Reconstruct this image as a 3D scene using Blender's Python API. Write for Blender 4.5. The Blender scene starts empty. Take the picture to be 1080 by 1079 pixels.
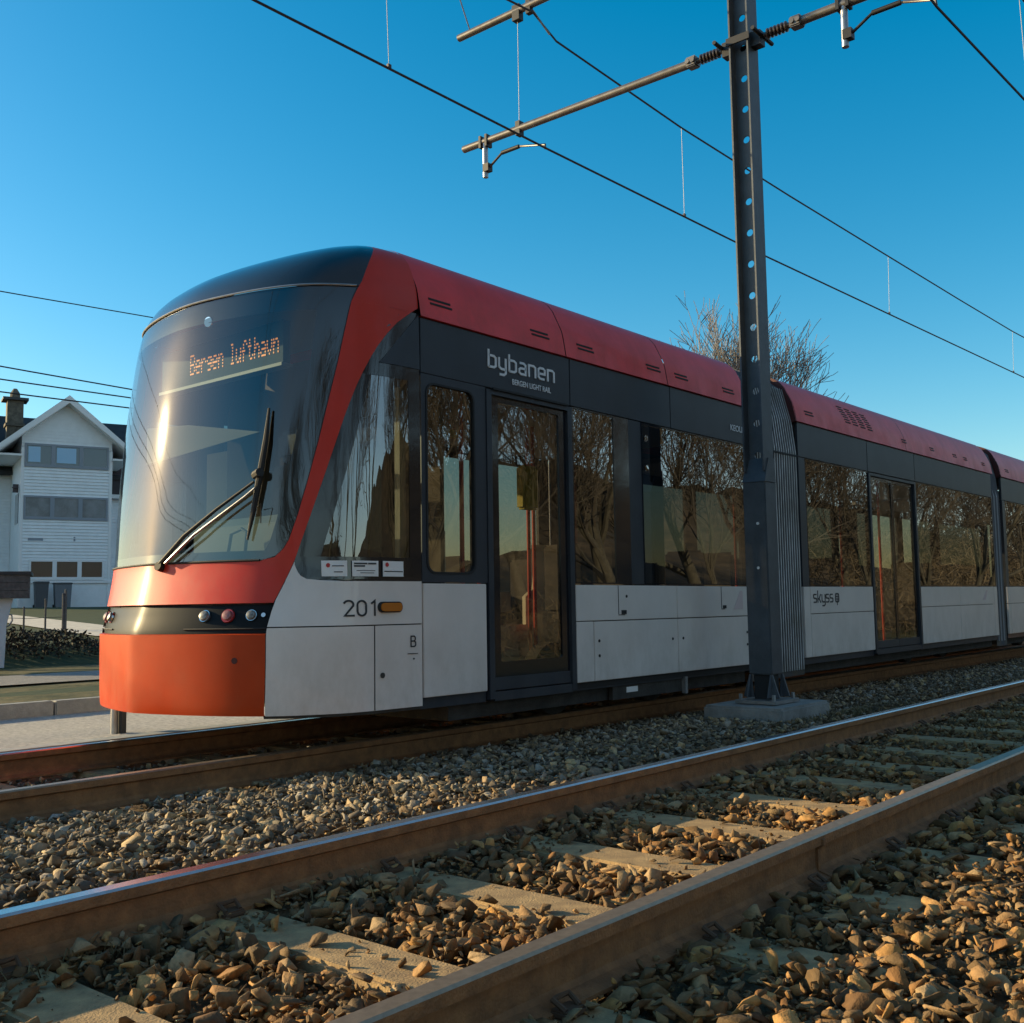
import bpy, bmesh, math, random
import numpy as np
from mathutils import Vector, Matrix
random.seed(7)
rng = np.random.default_rng(11)
S = bpy.context.scene
COL = S.collection

# ------------------------------------------------------------------ camera
cam_d = bpy.data.cameras.new('camera')
cam = bpy.data.objects.new('camera', cam_d)
COL.objects.link(cam)
f = Vector((0.7626853, 0.6405178, 0.0897114))
r = Vector((0.6441051, -0.7647789, -0.0155505))
u = Vector((-0.0586488, -0.0696435, 0.9958464))
M = Matrix(((r.x, u.x, -f.x, 0), (r.y, u.y, -f.y, 0), (r.z, u.z, -f.z, 0.9048), (0, 0, 0, 1)))
cam.matrix_world = M
cam_d.sensor_fit = 'HORIZONTAL'
cam_d.sensor_width = 36
cam_d.lens = 1118.07 / 1080 * 36
cam_d.clip_start = 0.05
cam_d.clip_end = 2000
S.camera = cam

# ------------------------------------------------------------------ light
SUN = Vector((-0.53, 1.0, 0.335)).normalized()
elev = math.asin(SUN.z)
w = bpy.data.worlds.new('World')
S.world = w
w.use_nodes = True
nt = w.node_tree
bg = nt.nodes['Background']
sky = nt.nodes.new('ShaderNodeTexSky')
sky.sky_type = 'NISHITA'
sky.sun_disc = False
sky.sun_elevation = elev
sky.sun_rotation = math.atan2(SUN.x, SUN.y)
sky.air_density = 1.0
sky.dust_density = 0.7
sky.ozone_density = 1.8
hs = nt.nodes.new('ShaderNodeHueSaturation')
# deep blue toward the view; desaturated behind the camera to give neutral fill light
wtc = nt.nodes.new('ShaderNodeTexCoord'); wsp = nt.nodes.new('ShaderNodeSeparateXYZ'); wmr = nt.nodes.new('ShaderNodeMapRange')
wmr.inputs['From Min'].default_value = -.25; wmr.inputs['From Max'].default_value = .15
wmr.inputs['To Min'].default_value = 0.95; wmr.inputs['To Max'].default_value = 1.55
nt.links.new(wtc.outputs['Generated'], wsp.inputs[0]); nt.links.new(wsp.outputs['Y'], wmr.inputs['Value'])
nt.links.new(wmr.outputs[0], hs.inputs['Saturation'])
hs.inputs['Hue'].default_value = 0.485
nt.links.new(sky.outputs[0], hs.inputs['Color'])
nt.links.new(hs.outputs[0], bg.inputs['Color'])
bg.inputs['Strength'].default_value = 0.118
sl = bpy.data.lights.new('sun', 'SUN')
sl.energy = 5.0
sl.angle = math.radians(0.55)
sl.color = (1.0, 0.78, 0.42)
so = bpy.data.objects.new('sun', sl)
COL.objects.link(so)
so.rotation_euler = SUN.to_track_quat('Z', 'Y').to_euler()
so.location = (-20, 40, 20)
S.view_settings.view_transform = 'Standard'
S.view_settings.look = 'None'
S.view_settings.exposure = 0.8
S.view_settings.gamma = 1
S.cycles.max_bounces = 8
S.cycles.transparent_max_bounces = 24
S.cycles.glossy_bounces = 4
S.cycles.sample_clamp_indirect = 4

# ------------------------------------------------------------------ materials
MATS = {}
def mat(name, col, rough=.5, metal=0., coat=0., noise=0., nscale=8., bump=0., bscale=60., col2=None, detail=4, spec=.5, emit=None, distort=0):
    if name in MATS: return MATS[name]
    m = bpy.data.materials.new(name); MATS[name] = m
    m.use_nodes = True
    n = m.node_tree; b = n.nodes['Principled BSDF']
    b.inputs['Base Color'].default_value = (*col, 1)
    b.inputs['Roughness'].default_value = rough
    b.inputs['Metallic'].default_value = metal
    b.inputs['Coat Weight'].default_value = coat
    b.inputs['Coat Roughness'].default_value = .04
    b.inputs['Specular IOR Level'].default_value = spec
    tc = n.nodes.new('ShaderNodeTexCoord')
    if noise or col2:
        t = n.nodes.new('ShaderNodeTexNoise'); t.inputs['Scale'].default_value = nscale; t.inputs['Detail'].default_value = detail
        t.inputs['Roughness'].default_value = .62
        n.links.new(tc.outputs['Object'], t.inputs['Vector'])
        cr = n.nodes.new('ShaderNodeValToRGB')
        c2 = col2 or tuple(c * (1 - noise) for c in col)
        cr.color_ramp.elements[0].position = .36; cr.color_ramp.elements[1].position = .66
        cr.color_ramp.elements[0].color = (*c2, 1); cr.color_ramp.elements[1].color = (*col, 1)
        n.links.new(t.outputs['Fac'], cr.inputs['Fac'])
        n.links.new(cr.outputs['Color'], b.inputs['Base Color'])
    if bump:
        t2 = n.nodes.new('ShaderNodeTexNoise'); t2.inputs['Scale'].default_value = bscale; t2.inputs['Detail'].default_value = 5
        n.links.new(tc.outputs['Object'], t2.inputs['Vector'])
        bp = n.nodes.new('ShaderNodeBump'); bp.inputs['Strength'].default_value = bump; bp.inputs['Distance'].default_value = .02
        n.links.new(t2.outputs['Fac'], bp.inputs['Height'])
        n.links.new(bp.outputs['Normal'], b.inputs['Normal'])
    if emit:
        b.inputs['Emission Color'].default_value = (*emit[:3], 1); b.inputs['Emission Strength'].default_value = emit[3]
    return m

def glass(name, tint, ior=1.9, rough=0.0, wob=0.0, wscale=1.2, haze=0.0):
    if name in MATS: return MATS[name]
    m = bpy.data.materials.new(name); MATS[name] = m; m.use_nodes = True
    n = m.node_tree; n.nodes.clear()
    o = n.nodes.new('ShaderNodeOutputMaterial'); mx = n.nodes.new('ShaderNodeMixShader')
    tr = n.nodes.new('ShaderNodeBsdfTransparent'); tr.inputs[0].default_value = (*tint, 1)
    gl = n.nodes.new('ShaderNodeBsdfGlossy'); gl.inputs['Roughness'].default_value = rough
    gl.inputs['Color'].default_value = (.95, .97, 1, 1)
    lw = n.nodes.new('ShaderNodeLayerWeight'); lw.inputs['Blend'].default_value = .5
    pw = n.nodes.new('ShaderNodeMath'); pw.operation = 'POWER'; pw.inputs[1].default_value = 5.0
    n.links.new(lw.outputs['Facing'], pw.inputs[0])
    fr = n.nodes.new('ShaderNodeMapRange'); f0 = ((ior - 1) / (ior + 1)) ** 2; fr.inputs['To Min'].default_value = f0; fr.inputs['To Max'].default_value = 1.0
    n.links.new(pw.outputs[0], fr.inputs['Value'])
    if wob:
        tc = n.nodes.new('ShaderNodeTexCoord'); t = n.nodes.new('ShaderNodeTexNoise'); t.inputs['Scale'].default_value = wscale
        t.inputs['Detail'].default_value = 1
        n.links.new(tc.outputs['Object'], t.inputs['Vector'])
        bp = n.nodes.new('ShaderNodeBump'); bp.inputs['Strength'].default_value = wob; bp.inputs['Distance'].default_value = .02
        n.links.new(t.outputs['Fac'], bp.inputs['Height']); n.links.new(bp.outputs['Normal'], gl.inputs['Normal'])
    n.links.new(fr.outputs[0], mx.inputs[0]); n.links.new(tr.outputs[0], mx.inputs[1])
    last = gl
    if haze:
        g2 = n.nodes.new('ShaderNodeBsdfGlossy'); g2.inputs['Roughness'].default_value = .05
        a = n.nodes.new('ShaderNodeMixShader'); a.inputs[0].default_value = haze
        g3 = n.nodes.new('ShaderNodeBsdfGlossy'); g3.inputs['Roughness'].default_value = .16; a2 = n.nodes.new('ShaderNodeMixShader'); a2.inputs[0].default_value = .15
        n.links.new(g2.outputs[0], a2.inputs[1]); n.links.new(g3.outputs[0], a2.inputs[2])
        n.links.new(gl.outputs[0], a.inputs[1]); n.links.new(a2.outputs[0], a.inputs[2]); last = a
    n.links.new(last.outputs[0], mx.inputs[2]); n.links.new(mx.outputs[0], o.inputs[0])
    return m

RED = mat('red_paint', (.62, .034, .018), .36, coat=.10, spec=.25, noise=.12, nscale=3, bump=.02, bscale=3)
ROOFRED = mat('roof_red_paint', (.84, .045, .045), .42, coat=.08, noise=.15, nscale=3, bump=.02, bscale=3, spec=.3)
BUMPRED = mat('orange_red_paint', (.50, .050, .008), .38, coat=.05, spec=.2, noise=.12, nscale=3)
WHITE = mat('white_paint', (.74, .69, .66), .33, coat=.3, noise=.07, nscale=2.2, bump=.015, bscale=2.5)
DARK = mat('dark_paint', (.030, .038, .052), .42, coat=.06, spec=.35, noise=.2, nscale=3, bump=.015, bscale=2.5)
BLACK = mat('gloss_black', (.010, .012, .017), .12, coat=.6)
RUBBER = mat('black_rubber', (.012, .012, .013), .7)
DIRTY = mat('dirty_underframe', (.05, .045, .04), .8, noise=.5, nscale=7, bump=.3)
BELLOW = mat('grey_bellows', (.10, .105, .12), .6, noise=.2, nscale=5)
STEEL = mat('steel', (.42, .42, .43), .38, metal=.8, noise=.2, nscale=12)
GALV = mat('galvanised_steel', (.33, .335, .34), .5, metal=.6, noise=.3, nscale=9, bump=.1)
POLE = mat('painted_mast_steel', (.085, .098, .115), .5, metal=.15, noise=.25, nscale=6, bump=.08)
PIPE = mat('brown_grey_pipe', (.20, .185, .175), .4, metal=.55, noise=.3, nscale=9)
RUST = mat('rusty_rail_side', (.33, .155, .06), .72, col2=(.20, .095, .038), nscale=14, bump=.35, bscale=90)
RAILTOP = mat('polished_rail_top', (.62, .62, .64), .27, metal=1., noise=.15, nscale=30)
RAILDULL = mat('worn_rail_top', (.42, .31, .22), .42, metal=.75, noise=.25, nscale=30)
SLEEPER = mat('sleeper_concrete', (.45, .30, .145), .9, col2=(.25, .165, .085), nscale=9, bump=.3, bscale=120)
CONC = mat('footing_concrete', (.30, .30, .29), .88, noise=.35, nscale=6, bump=.5, bscale=50)
WIRE = mat('dark_wire', (.06, .05, .055), .5, metal=.4)
CREAM = mat('cream_panel', (.62, .60, .50), .5, noise=.08)
SEATM = mat('seat_fabric', (.10, .09, .085), .8, noise=.3, nscale=20)
REDPOLE = mat('red_handrail', (.6, .05, .03), .35)
YEL = mat('yellow_panel', (.55, .50, .06), .5)
FLOORM = mat('tram_floor', (.12, .12, .12), .7)
CEIL = mat('tram_ceiling', (.45, .45, .45), .6)
AMBER = mat('amber_lens', (.50, .16, .02), .2, coat=.7)
CHROME = mat('lamp_chrome', (.75, .75, .75), .12, metal=1.)
LENS = glass('lamp_lens', (.85, .85, .85), 1.5)
REDLENS = mat('red_lens', (.30, .02, .02), .3, coat=.3)
PAPER = mat('white_sticker', (.78, .78, .78), .5)
INK = mat('ink_dark', (.02, .022, .028), .5)
LETTER = mat('white_lettering', (.72, .74, .78), .5)
PRED = mat('sticker_red', (.5, .03, .03), .5)
WSG = glass('windscreen_glass', (.46, .52, .52), 2.0, haze=.4)
SIDEG = glass('tinted_side_glass', (.15, .145, .13), 2.9, wob=.03, wscale=1.1)
SIDEG2 = glass('tinted_cab_glass', (.20, .20, .18), 2.3, wob=.25, wscale=1.4)
CLEARG = glass('door_glass', (.62, .60, .54), 2.35, wob=.03, wscale=1.3)
FARG = glass('far_side_glass', (.34, .33, .31), 1.6)
HGLASS = mat('house_glass', (.05, .08, .11), .08, coat=.5)
LED = mat('orange_led', (.9, .25, .03), .5, emit=(1, .34, .06, .7))
SIDING = mat('pale_weatherboard', (.80, .83, .86), .6, noise=.08, nscale=3)
TRIM = mat('white_trim', (.75, .76, .78), .5)
GREYTRIM = mat('grey_trim', (.24, .27, .32), .6)
ROOFT = mat('dark_roof_tiles', (.035, .036, .042), .75, noise=.4, nscale=3)
BRICK = mat('old_chimney_masonry', (.16, .14, .11), .85, noise=.5, nscale=5)
BIN = mat('grey_plastic', (.06, .065, .075), .55)
WOODP = mat('weathered_wood', (.10, .095, .10), .8, noise=.4, nscale=20)
BLUEW = mat('pale_blue_wood', (.48, .55, .64), .6, noise=.1)
BARK = mat('bare_tree_bark', (.055, .050, .038), .9, col2=(.028, .026, .02), nscale=9)
TWIG = mat('bare_twigs', (.040, .034, .028), .85)
TWIG2 = mat('pale_twigs', (.17, .165, .17), .85)
CURT = mat('pale_curtain', (.35, .55, .75), .7)
DRYLEAF = mat('dry_brown_leaf', (.22, .13, .05), .8, noise=.4)

def add_dirt(m_, z0, z1, col, amt):
    n = m_.node_tree; b = n.nodes['Principled BSDF']; tc = n.nodes.new('ShaderNodeTexCoord'); sp = n.nodes.new('ShaderNodeSeparateXYZ')
    n.links.new(tc.outputs['Object'], sp.inputs[0]); mr = n.nodes.new('ShaderNodeMapRange')
    mr.inputs['From Min'].default_value = z1; mr.inputs['From Max'].default_value = z0; n.links.new(sp.outputs['Z'], mr.inputs['Value'])
    mp = n.nodes.new('ShaderNodeMapping'); mp.inputs['Scale'].default_value = (4, 4, 2.2); n.links.new(tc.outputs['Object'], mp.inputs['Vector'])
    t = n.nodes.new('ShaderNodeTexNoise'); t.inputs['Scale'].default_value = 1.3; t.inputs['Detail'].default_value = 9; t.inputs['Roughness'].default_value = .7; n.links.new(mp.outputs[0], t.inputs['Vector'])
    cr = n.nodes.new('ShaderNodeValToRGB'); cr.color_ramp.elements[0].position = .4; cr.color_ramp.elements[1].position = .72; n.links.new(t.outputs['Fac'], cr.inputs['Fac'])
    a = n.nodes.new('ShaderNodeMath'); a.operation = 'MULTIPLY_ADD'; a.inputs[1].default_value = .85; a.inputs[2].default_value = .15
    n.links.new(mr.outputs[0], a.inputs[0]); k = n.nodes.new('ShaderNodeMath'); k.operation = 'MULTIPLY'; n.links.new(a.outputs[0], k.inputs[0]); n.links.new(cr.outputs['Color'], k.inputs[1])
    k2 = n.nodes.new('ShaderNodeMath'); k2.operation = 'MULTIPLY'; k2.inputs[1].default_value = amt; n.links.new(k.outputs[0], k2.inputs[0])
    src = b.inputs['Base Color'].links[0].from_socket if b.inputs['Base Color'].links else None
    mx = n.nodes.new('ShaderNodeMixRGB'); n.links.new(k2.outputs[0], mx.inputs[0])
    if src: n.links.new(src, mx.inputs[1])
    else: mx.inputs[1].default_value = b.inputs['Base Color'].default_value
    mx.inputs[2].default_value = (*col, 1); n.links.new(mx.outputs[0], b.inputs['Base Color'])
    ad = n.nodes.new('ShaderNodeMath'); ad.operation = 'MULTIPLY_ADD'; ad.inputs[1].default_value = .5; ad.inputs[2].default_value = b.inputs['Roughness'].default_value; n.links.new(k2.outputs[0], ad.inputs[0]); n.links.new(ad.outputs[0], b.inputs['Roughness'])
add_dirt(WHITE, .25, .85, (.30, .25, .19), .45)
add_dirt(BUMPRED, .2, .8, (.30, .10, .04), .3)
add_dirt(RED, .6, 1.6, (.30, .12, .08), .35)
add_dirt(ROOFRED, 2.8, 3.3, (.22, .08, .07), .5)
add_dirt(DARK, .2, 2.6, (.10, .09, .08), .35)
add_dirt(BELLOW, .1, 2.4, (.20, .155, .10), .9)
add_dirt(RUST, -.2, -.02, (.10, .07, .05), .6)
# ------------------------------------------------------------------ mesh helpers
LIFT = [False]
class MB:
    def __init__(s): s.v = []; s.f = []; s.m = []
    def add(s, vs, fs, mi=0):
        b = len(s.v); s.v += [tuple(v) for v in vs]; s.f += [tuple(i + b for i in q) for q in fs]; s.m += [mi] * len(fs); return s
    def box(s, x0, x1, y0, y1, z0, z1, mi=0, ch=0.0):
        if ch <= 0:
            v = [(x, y, z) for x in (x0, x1) for y in (y0, y1) for z in (z0, z1)]
            return s.add(v, [(0, 1, 3, 2), (4, 6, 7, 5), (0, 4, 5, 1), (2, 3, 7, 6), (0, 2, 6, 4), (1, 5, 7, 3)], mi)
        bm = bmesh.new(); bmesh.ops.create_cube(bm, size=1)
        for v in bm.verts: v.co = Vector((x0 + (v.co.x + .5) * (x1 - x0), y0 + (v.co.y + .5) * (y1 - y0), z0 + (v.co.z + .5) * (z1 - z0)))
        bmesh.ops.bevel(bm, geom=list(bm.edges), offset=ch, segments=2, affect='EDGES')
        s.addbm(bm, mi); return s
    def addbm(s, bm, mi=0):
        bm.verts.index_update()
        s.add([v.co[:] for v in bm.verts], [[v.index for v in q.verts] for q in bm.faces], mi); bm.free()
    def tube(s, pts, rad, n=8, mi=0, cap=True):
        pts = [Vector(p) for p in pts]
        if not hasattr(rad, '__len__'): rad = [rad] * len(pts)
        rings = []; ref = None
        for i, p in enumerate(pts):
            d = (pts[min(i + 1, len(pts) - 1)] - pts[max(i - 1, 0)]).normalized()
            a = d.cross(Vector((0, 0, 1)) if abs(d.z) < .9 else Vector((1, 0, 0))).normalized()
            if ref is not None:
                a = (ref - d * ref.dot(d)).normalized()
            ref = a; b = d.cross(a)
            rings.append([p + (a * math.cos(k * 2 * math.pi / n) + b * math.sin(k * 2 * math.pi / n)) * rad[i] for k in range(n)])
        vs = [v[:] for q in rings for v in q]; fs = []
        for i in range(len(pts) - 1):
            for k in range(n):
                k2 = (k + 1) % n; fs.append((i * n + k, i * n + k2, (i + 1) * n + k2, (i + 1) * n + k))
        if cap: fs += [tuple(range(n))[::-1], tuple((len(pts) - 1) * n + k for k in range(n))]
        return s.add(vs, fs, mi)
    def prism(s, poly, axis, a0, a1, mi=0):
        """poly: 2D outline; extruded on axis (0: (y,z), 1: (x,z), 2: (x,y))"""
        def P(q, a): return (a, q[0], q[1]) if axis == 0 else ((q[0], a, q[1]) if axis == 1 else (q[0], q[1], a))
        n = len(poly); vs = [P(q, a0) for q in poly] + [P(q, a1) for q in poly]
        fs = [tuple(range(n))[::-1], tuple(range(n, 2 * n))] + [(k, (k + 1) % n, n + (k + 1) % n, n + k) for k in range(n)]
        return s.add(vs, fs, mi)
    def disc(s, c, nrm, rad, depth=.02, n=20, mi=0):
        c = Vector(c); nrm = Vector(nrm).normalized()
        return s.tube([c, c + nrm * depth], rad, n, mi)
    def build(s, name, mats, parent=None, smooth=False, lift=None, xf=None):
        me = bpy.data.meshes.new(name)
        v = s.v
        if LIFT[0] if lift is None else lift:
            v = [(a, b, c + .0045 * max(0., a - 10.)) for a, b, c in v]
        if xf is not None: v = [tuple(xf @ Vector(q)) for q in v]
        me.from_pydata(v, [], s.f)
        for m_ in (mats if isinstance(mats, (list, tuple)) else [mats]): me.materials.append(m_)
        me.polygons.foreach_set('material_index', s.m)
        bm = bmesh.new(); bm.from_mesh(me); bmesh.ops.recalc_face_normals(bm, faces=bm.faces); bm.to_mesh(me); bm.free()
        if smooth:
            me.polygons.foreach_set('use_smooth', [True] * len(me.polygons))
            try: me.set_sharp_from_angle(angle=math.radians(smooth if smooth > 1 else 40))
            except Exception: pass
        o = bpy.data.objects.new(name, me); COL.objects.link(o)
        if parent is not None: o.parent = parent
        return o

def tag(o, label, cat=None, group=None, kind=None):
    if label: o['label'] = label
    if cat: o['category'] = cat
    if group: o['group'] = group
    if kind: o['kind'] = kind
    return o
def empty(name, label, cat, group=None, loc=(0, 0, 0)):
    o = bpy.data.objects.new(name, None); COL.objects.link(o); o.empty_display_size = .2
    o.location = loc
    return tag(o, label, cat, group)
def rrect(x0, x1, z0, z1, rd, n=5):
    out = []
    for cx, cz, a in ((x1 - rd, z1 - rd, 0), (x0 + rd, z1 - rd, 90), (x0 + rd, z0 + rd, 180), (x1 - rd, z0 + rd, 270)):
        for k in range(n + 1):
            t = math.radians(a + 90 * k / n); out.append((cx + rd * math.cos(t), cz + rd * math.sin(t)))
    return out
def ring_prism(outer, inner, axis, a0, a1):
    """frame: outer and inner outlines with the same point count"""
    def P(q, a): return (a, q[0], q[1]) if axis == 0 else ((q[0], a, q[1]) if axis == 1 else (q[0], q[1], a))
    n = len(outer); mb = MB()
    vs = [P(q, a0) for q in outer] + [P(q, a0) for q in inner] + [P(q, a1) for q in outer] + [P(q, a1) for q in inner]
    fs = []
    for k in range(n):
        j = (k + 1) % n
        fs += [(k, j, n + j, n + k), (2 * n + k, 3 * n + k, 3 * n + j, 2 * n + j), (k, 2 * n + k, 2 * n + j, j), (n + k, n + j, 3 * n + j, 3 * n + k)]
    return mb.add(vs, fs)
def text_obj(txt, name, size, loc, material, parent=None, rot=(math.pi / 2, 0, 0), extrude=.0015, sx=1.0, offset=0.0, align='LEFT'):
    c = bpy.data.curves.new(name, 'FONT'); c.body = txt; c.size = size; c.extrude = extrude; c.offset = offset; c.align_x = align
    to = bpy.data.objects.new(name + '_t', c); COL.objects.link(to)
    dg = bpy.context.evaluated_depsgraph_get(); dg.update()
    me = bpy.data.meshes.new_from_object(to.evaluated_get(dg)); me.name = name
    bpy.data.objects.remove(to)
    mt = Matrix.Translation(loc) @ (Matrix.Rotation(rot[2], 4, 'Z') @ Matrix.Rotation(rot[0], 4, 'X')) @ Matrix.Diagonal((sx, 1, 1, 1))
    me.transform(mt)
    if LIFT[0]:
        for v in me.vertices: v.co.z += .0045 * max(0., v.co.x - 10.)
    me.materials.clear(); me.materials.append(material)
    o = bpy.data.objects.new(name, me); COL.objects.link(o)
    if parent is not None: o.parent = parent
    return o
def strokes(paths, origin, h, wd, y0, y1, sx=1.0):
    """letters drawn as thick strokes in the x-z plane"""
    mb = MB(); ox, oz = origin
    for path in paths:
        pts = [(ox + a * h * sx, oz + b * h) for a, b in path]
        n = len(pts); L = []; R = []
        for i, pnt in enumerate(pts):
            a = pts[max(i - 1, 0)]; b = pts[min(i + 1, n - 1)]
            d1 = Vector((pnt[0] - a[0], pnt[1] - a[1])); d2 = Vector((b[0] - pnt[0], b[1] - pnt[1]))
            if d1.length < 1e-9: d1 = d2
            if d2.length < 1e-9: d2 = d1
            d1.normalize(); d2.normalize(); d = (d1 + d2).normalized(); nn = Vector((-d.y, d.x))
            k = wd / 2 / max(.5, nn.dot(Vector((-d1.y, d1.x))))
            L.append((pnt[0] + nn.x * k, pnt[1] + nn.y * k)); R.append((pnt[0] - nn.x * k, pnt[1] - nn.y * k))
        for i in range(n - 1):
            mb.prism([L[i], L[i + 1], R[i + 1], R[i]], 1, y0, y1)
    return mb

# ------------------------------------------------------------------ THE TRAM
YC = 6.375; HW = 1.325; YS = 5.05; XE = 5.06
XCz = [.22, .30, .76, .97, 1.20, 1.6, 2.0, 2.5, 3.0, 3.16, 3.3, 3.4, 3.5, 3.56, 3.6]
XCx = [3.74, 3.72, 3.71, 3.78, 3.83, 3.87, 3.91, 3.98, 4.09, 4.18, 4.34, 4.54, 4.80, 4.95, 5.03]
Ft = [0, .2, .4, .6, .77, .88, .95, .985, 1]; Fx = [0, .038, .09, .17, .285, .43, .57, .76, 1.0]
RWz = [2.0, 2.93, 3.07, 3.18, 3.33, 3.43, 3.52, 3.58, 3.6]
RWw = [1, .99, .98, .955, .90, .78, .5, .25, .1]
from bisect import bisect
def pchip(xs, ys):
    xs = np.array(xs, float); ys = np.array(ys, float); h = np.diff(xs); d = np.diff(ys) / h
    m_ = np.zeros(len(xs)); m_[0] = d[0]; m_[-1] = d[-1]
    for i in range(1, len(xs) - 1):
        if d[i - 1] * d[i] > 0:
            w1 = 2 * h[i] + h[i - 1]; w2 = h[i] + 2 * h[i - 1]; m_[i] = (w1 + w2) / (w1 / d[i - 1] + w2 / d[i])
    def f_(x):
        x = min(max(x, xs[0]), xs[-1]); i = min(max(bisect(list(xs), x) - 1, 0), len(xs) - 2)
        t = (x - xs[i]) / h[i]
        return ((1 + 2 * t) * (1 - t) ** 2 * ys[i] + t * (1 - t) ** 2 * h[i] * m_[i] + t * t * (3 - 2 * t) * ys[i + 1] + t * t * (t - 1) * h[i] * m_[i + 1])
    return f_
fXC = pchip(XCz, XCx); fF = pchip(Ft, Fx); fRW = pchip(RWz, RWw)
def rw(z): return 1.0 if z <= 2.0 else fRW(z)
def NP(t, z, off=0.0):
    """point on the nose surface; t from -1 (far side) over 0 (centre) to 1 (near side)"""
    e = .03 if z < 1.19 else (.03 + .12 * min(1, (z - 1.19) / .6))
    tt = math.sqrt(t * t + e * e * (1 - min(1, t * t))); fe = fF(e)
    xc = fXC(z); x = xc + (XE - xc) * (fF(min(tt, 1)) - fe) / (1 - fe); y = YC - HW * t * rw(z)
    if off:
        e = .004
        a = Vector(NP(min(t + e, 1), z)) - Vector(NP(t - e, z)); b = Vector(NP(t, z + e)) - Vector(NP(t, z - e))
        n = a.cross(b).normalized()
        if n.x > 0: n = -n
        return (x + n.x * off, y + n.y * off, z + n.z * off)
    return (x, y, z)
B1 = ([1.22, 1.24, 1.27, 1.3, 1.35, 1.5, 1.75, 2, 2.25, 2.5, 2.75, 2.92, 3.0, 3.07, 3.18, 3.3, 3.4, 3.5, 3.56, 3.6],
      [.66, .7213, .7414, .7574, .7734, .7995, .8296, .8537, .8737, .8937, .9097, .9198, .931, .9418, .9519, .9599, .966, .970, .972, .972])
B2 = ([.22, .3, .45, .6, .76, .95, 1.1, 1.22, 1.5, 1.75, 2, 2.25, 2.5, 2.75, 2.92],
      [.725, .728, .732, .734, .7345, .7393, .7715, .7955, .8376, .8717, .9030, .9320, .9599, .984, .9965])
CC = ([1.085, 1.09, 1.10, 1.12, 1.15, 1.19, 1.22], [.93, .882, .836, .818, .806, .7965, .7955])
def tb(tab, z): return float(np.interp(z, tab[0], tab[1]))

def nose_patch(zs, ta, tb_, n, off=0.0, sides=(1, -1), thick=0.0):
    """grid patch between two t boundaries; returned for both sides, welded at the centre when ta == 0"""
    mb = MB()
    if ta is None:
        rows = []
        for z in zs:
            t1 = tb_(z); rows.append([NP(-t1 + 2 * t1 * k / (2 * n), z, off) for k in range(2 * n + 1)])
        grids = [rows]
    else:
        grids = []
        for sgn in sides:
            rows = []
            for z in zs:
                a, b = ta(z), tb_(z); rows.append([NP(sgn * (a + (b - a) * k / n), z, off) for k in range(n + 1)])
            grids.append(rows)
    for rows in grids:
        m_ = len(rows[0]); vs = [v for q in rows for v in q]
        fs = [(i * m_ + k, i * m_ + k + 1, (i + 1) * m_ + k + 1, (i + 1) * m_ + k) for i in range(len(rows) - 1) for k in range(m_ - 1)]
        mb.add(vs, fs)
    return mb
def both(name, m_, ang, *patches, parent=None):
    res = []
    for sg in (1, -1):
        mb = MB()
        for zs_, a_, b_, n_, off_ in patches:
            p_ = nose_patch(zs_, a_, b_, n_, off=off_, sides=(sg,)); mb.add(p_.v, p_.f)
        res.append(mb.build(name, m_, parent or tram, ang))
    return res
def solidify(o, th, off=-1):
    md = o.modifiers.new('thickness', 'SOLIDIFY'); md.thickness = th; md.offset = off; md.use_even_offset = False
def zr(a, b, n): return [a + (b - a) * k / n for k in range(n + 1)]

LIFT[0] = True
tram = empty('tram', 'red and white low-floor tram numbered 201, standing on the far track', 'tram', loc=(0, 0, 0))

# --- nose skins
o = nose_patch([.26, .28, .33, .45, .6, .7, .745, .76], None, lambda z: tb(B2, z), 26).build('bumper', BUMPRED, tram, 40)
MATS['red_paint']
tag(o, 'orange red lower bumper of the tram nose')
# lower lip and top shelf of the bumper
lip = MB()
row = [NP(t, .26) for t in np.linspace(-.725, .725, 29)]; row2 = [NP(t, .245, -.05) for t in np.linspace(-.72, .72, 29)]
lip.add(row + row2, [(k, k + 1, 30 + k, 29 + k) for k in range(28)])
row = [NP(t, .76) for t in np.linspace(-.7345, .7345, 29)]; row2 = [NP(t, .775, -.06) for t in np.linspace(-.7345, .7345, 29)]
lip.add(row + row2, [(k, k + 1, 30 + k, 29 + k) for k in range(28)])
lip.build('bumper_lip', BUMPRED, o, 30)
BANDM = mat('lamp_band_black', (.010, .012, .015), .35, coat=.0, spec=.08)
band = nose_patch([.75, .80, .9, .985], None, lambda z: tb(B2, z), 26, off=-.03).build('lamp_band', BANDM, tram, 40)
hood = nose_patch([.955, .96, .975, 1.04, 1.11, 1.17, 1.20, 1.215], None, lambda z: tb(B2, z), 26).build('hood', RED, tram, 40)
hl = MB()
row = [NP(t, .955) for t in np.linspace(-.7393, .7393, 29)]; row2 = [NP(t, .96, -.05) for t in np.linspace(-.7393, .7393, 29)]
hl.add(row + row2, [(k, k + 1, 30 + k, 29 + k) for k in range(28)])
row = [NP(t, 1.215) for t in np.linspace(-.79, .79, 29)]; row2 = [NP(t, 1.211, -.05) for t in np.linspace(-.79, .79, 29)]
hl.add(row + row2, [(k, k + 1, 30 + k, 29 + k) for k in range(28)])
hl.build('hood_lip', RED, hood, 30)
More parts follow.
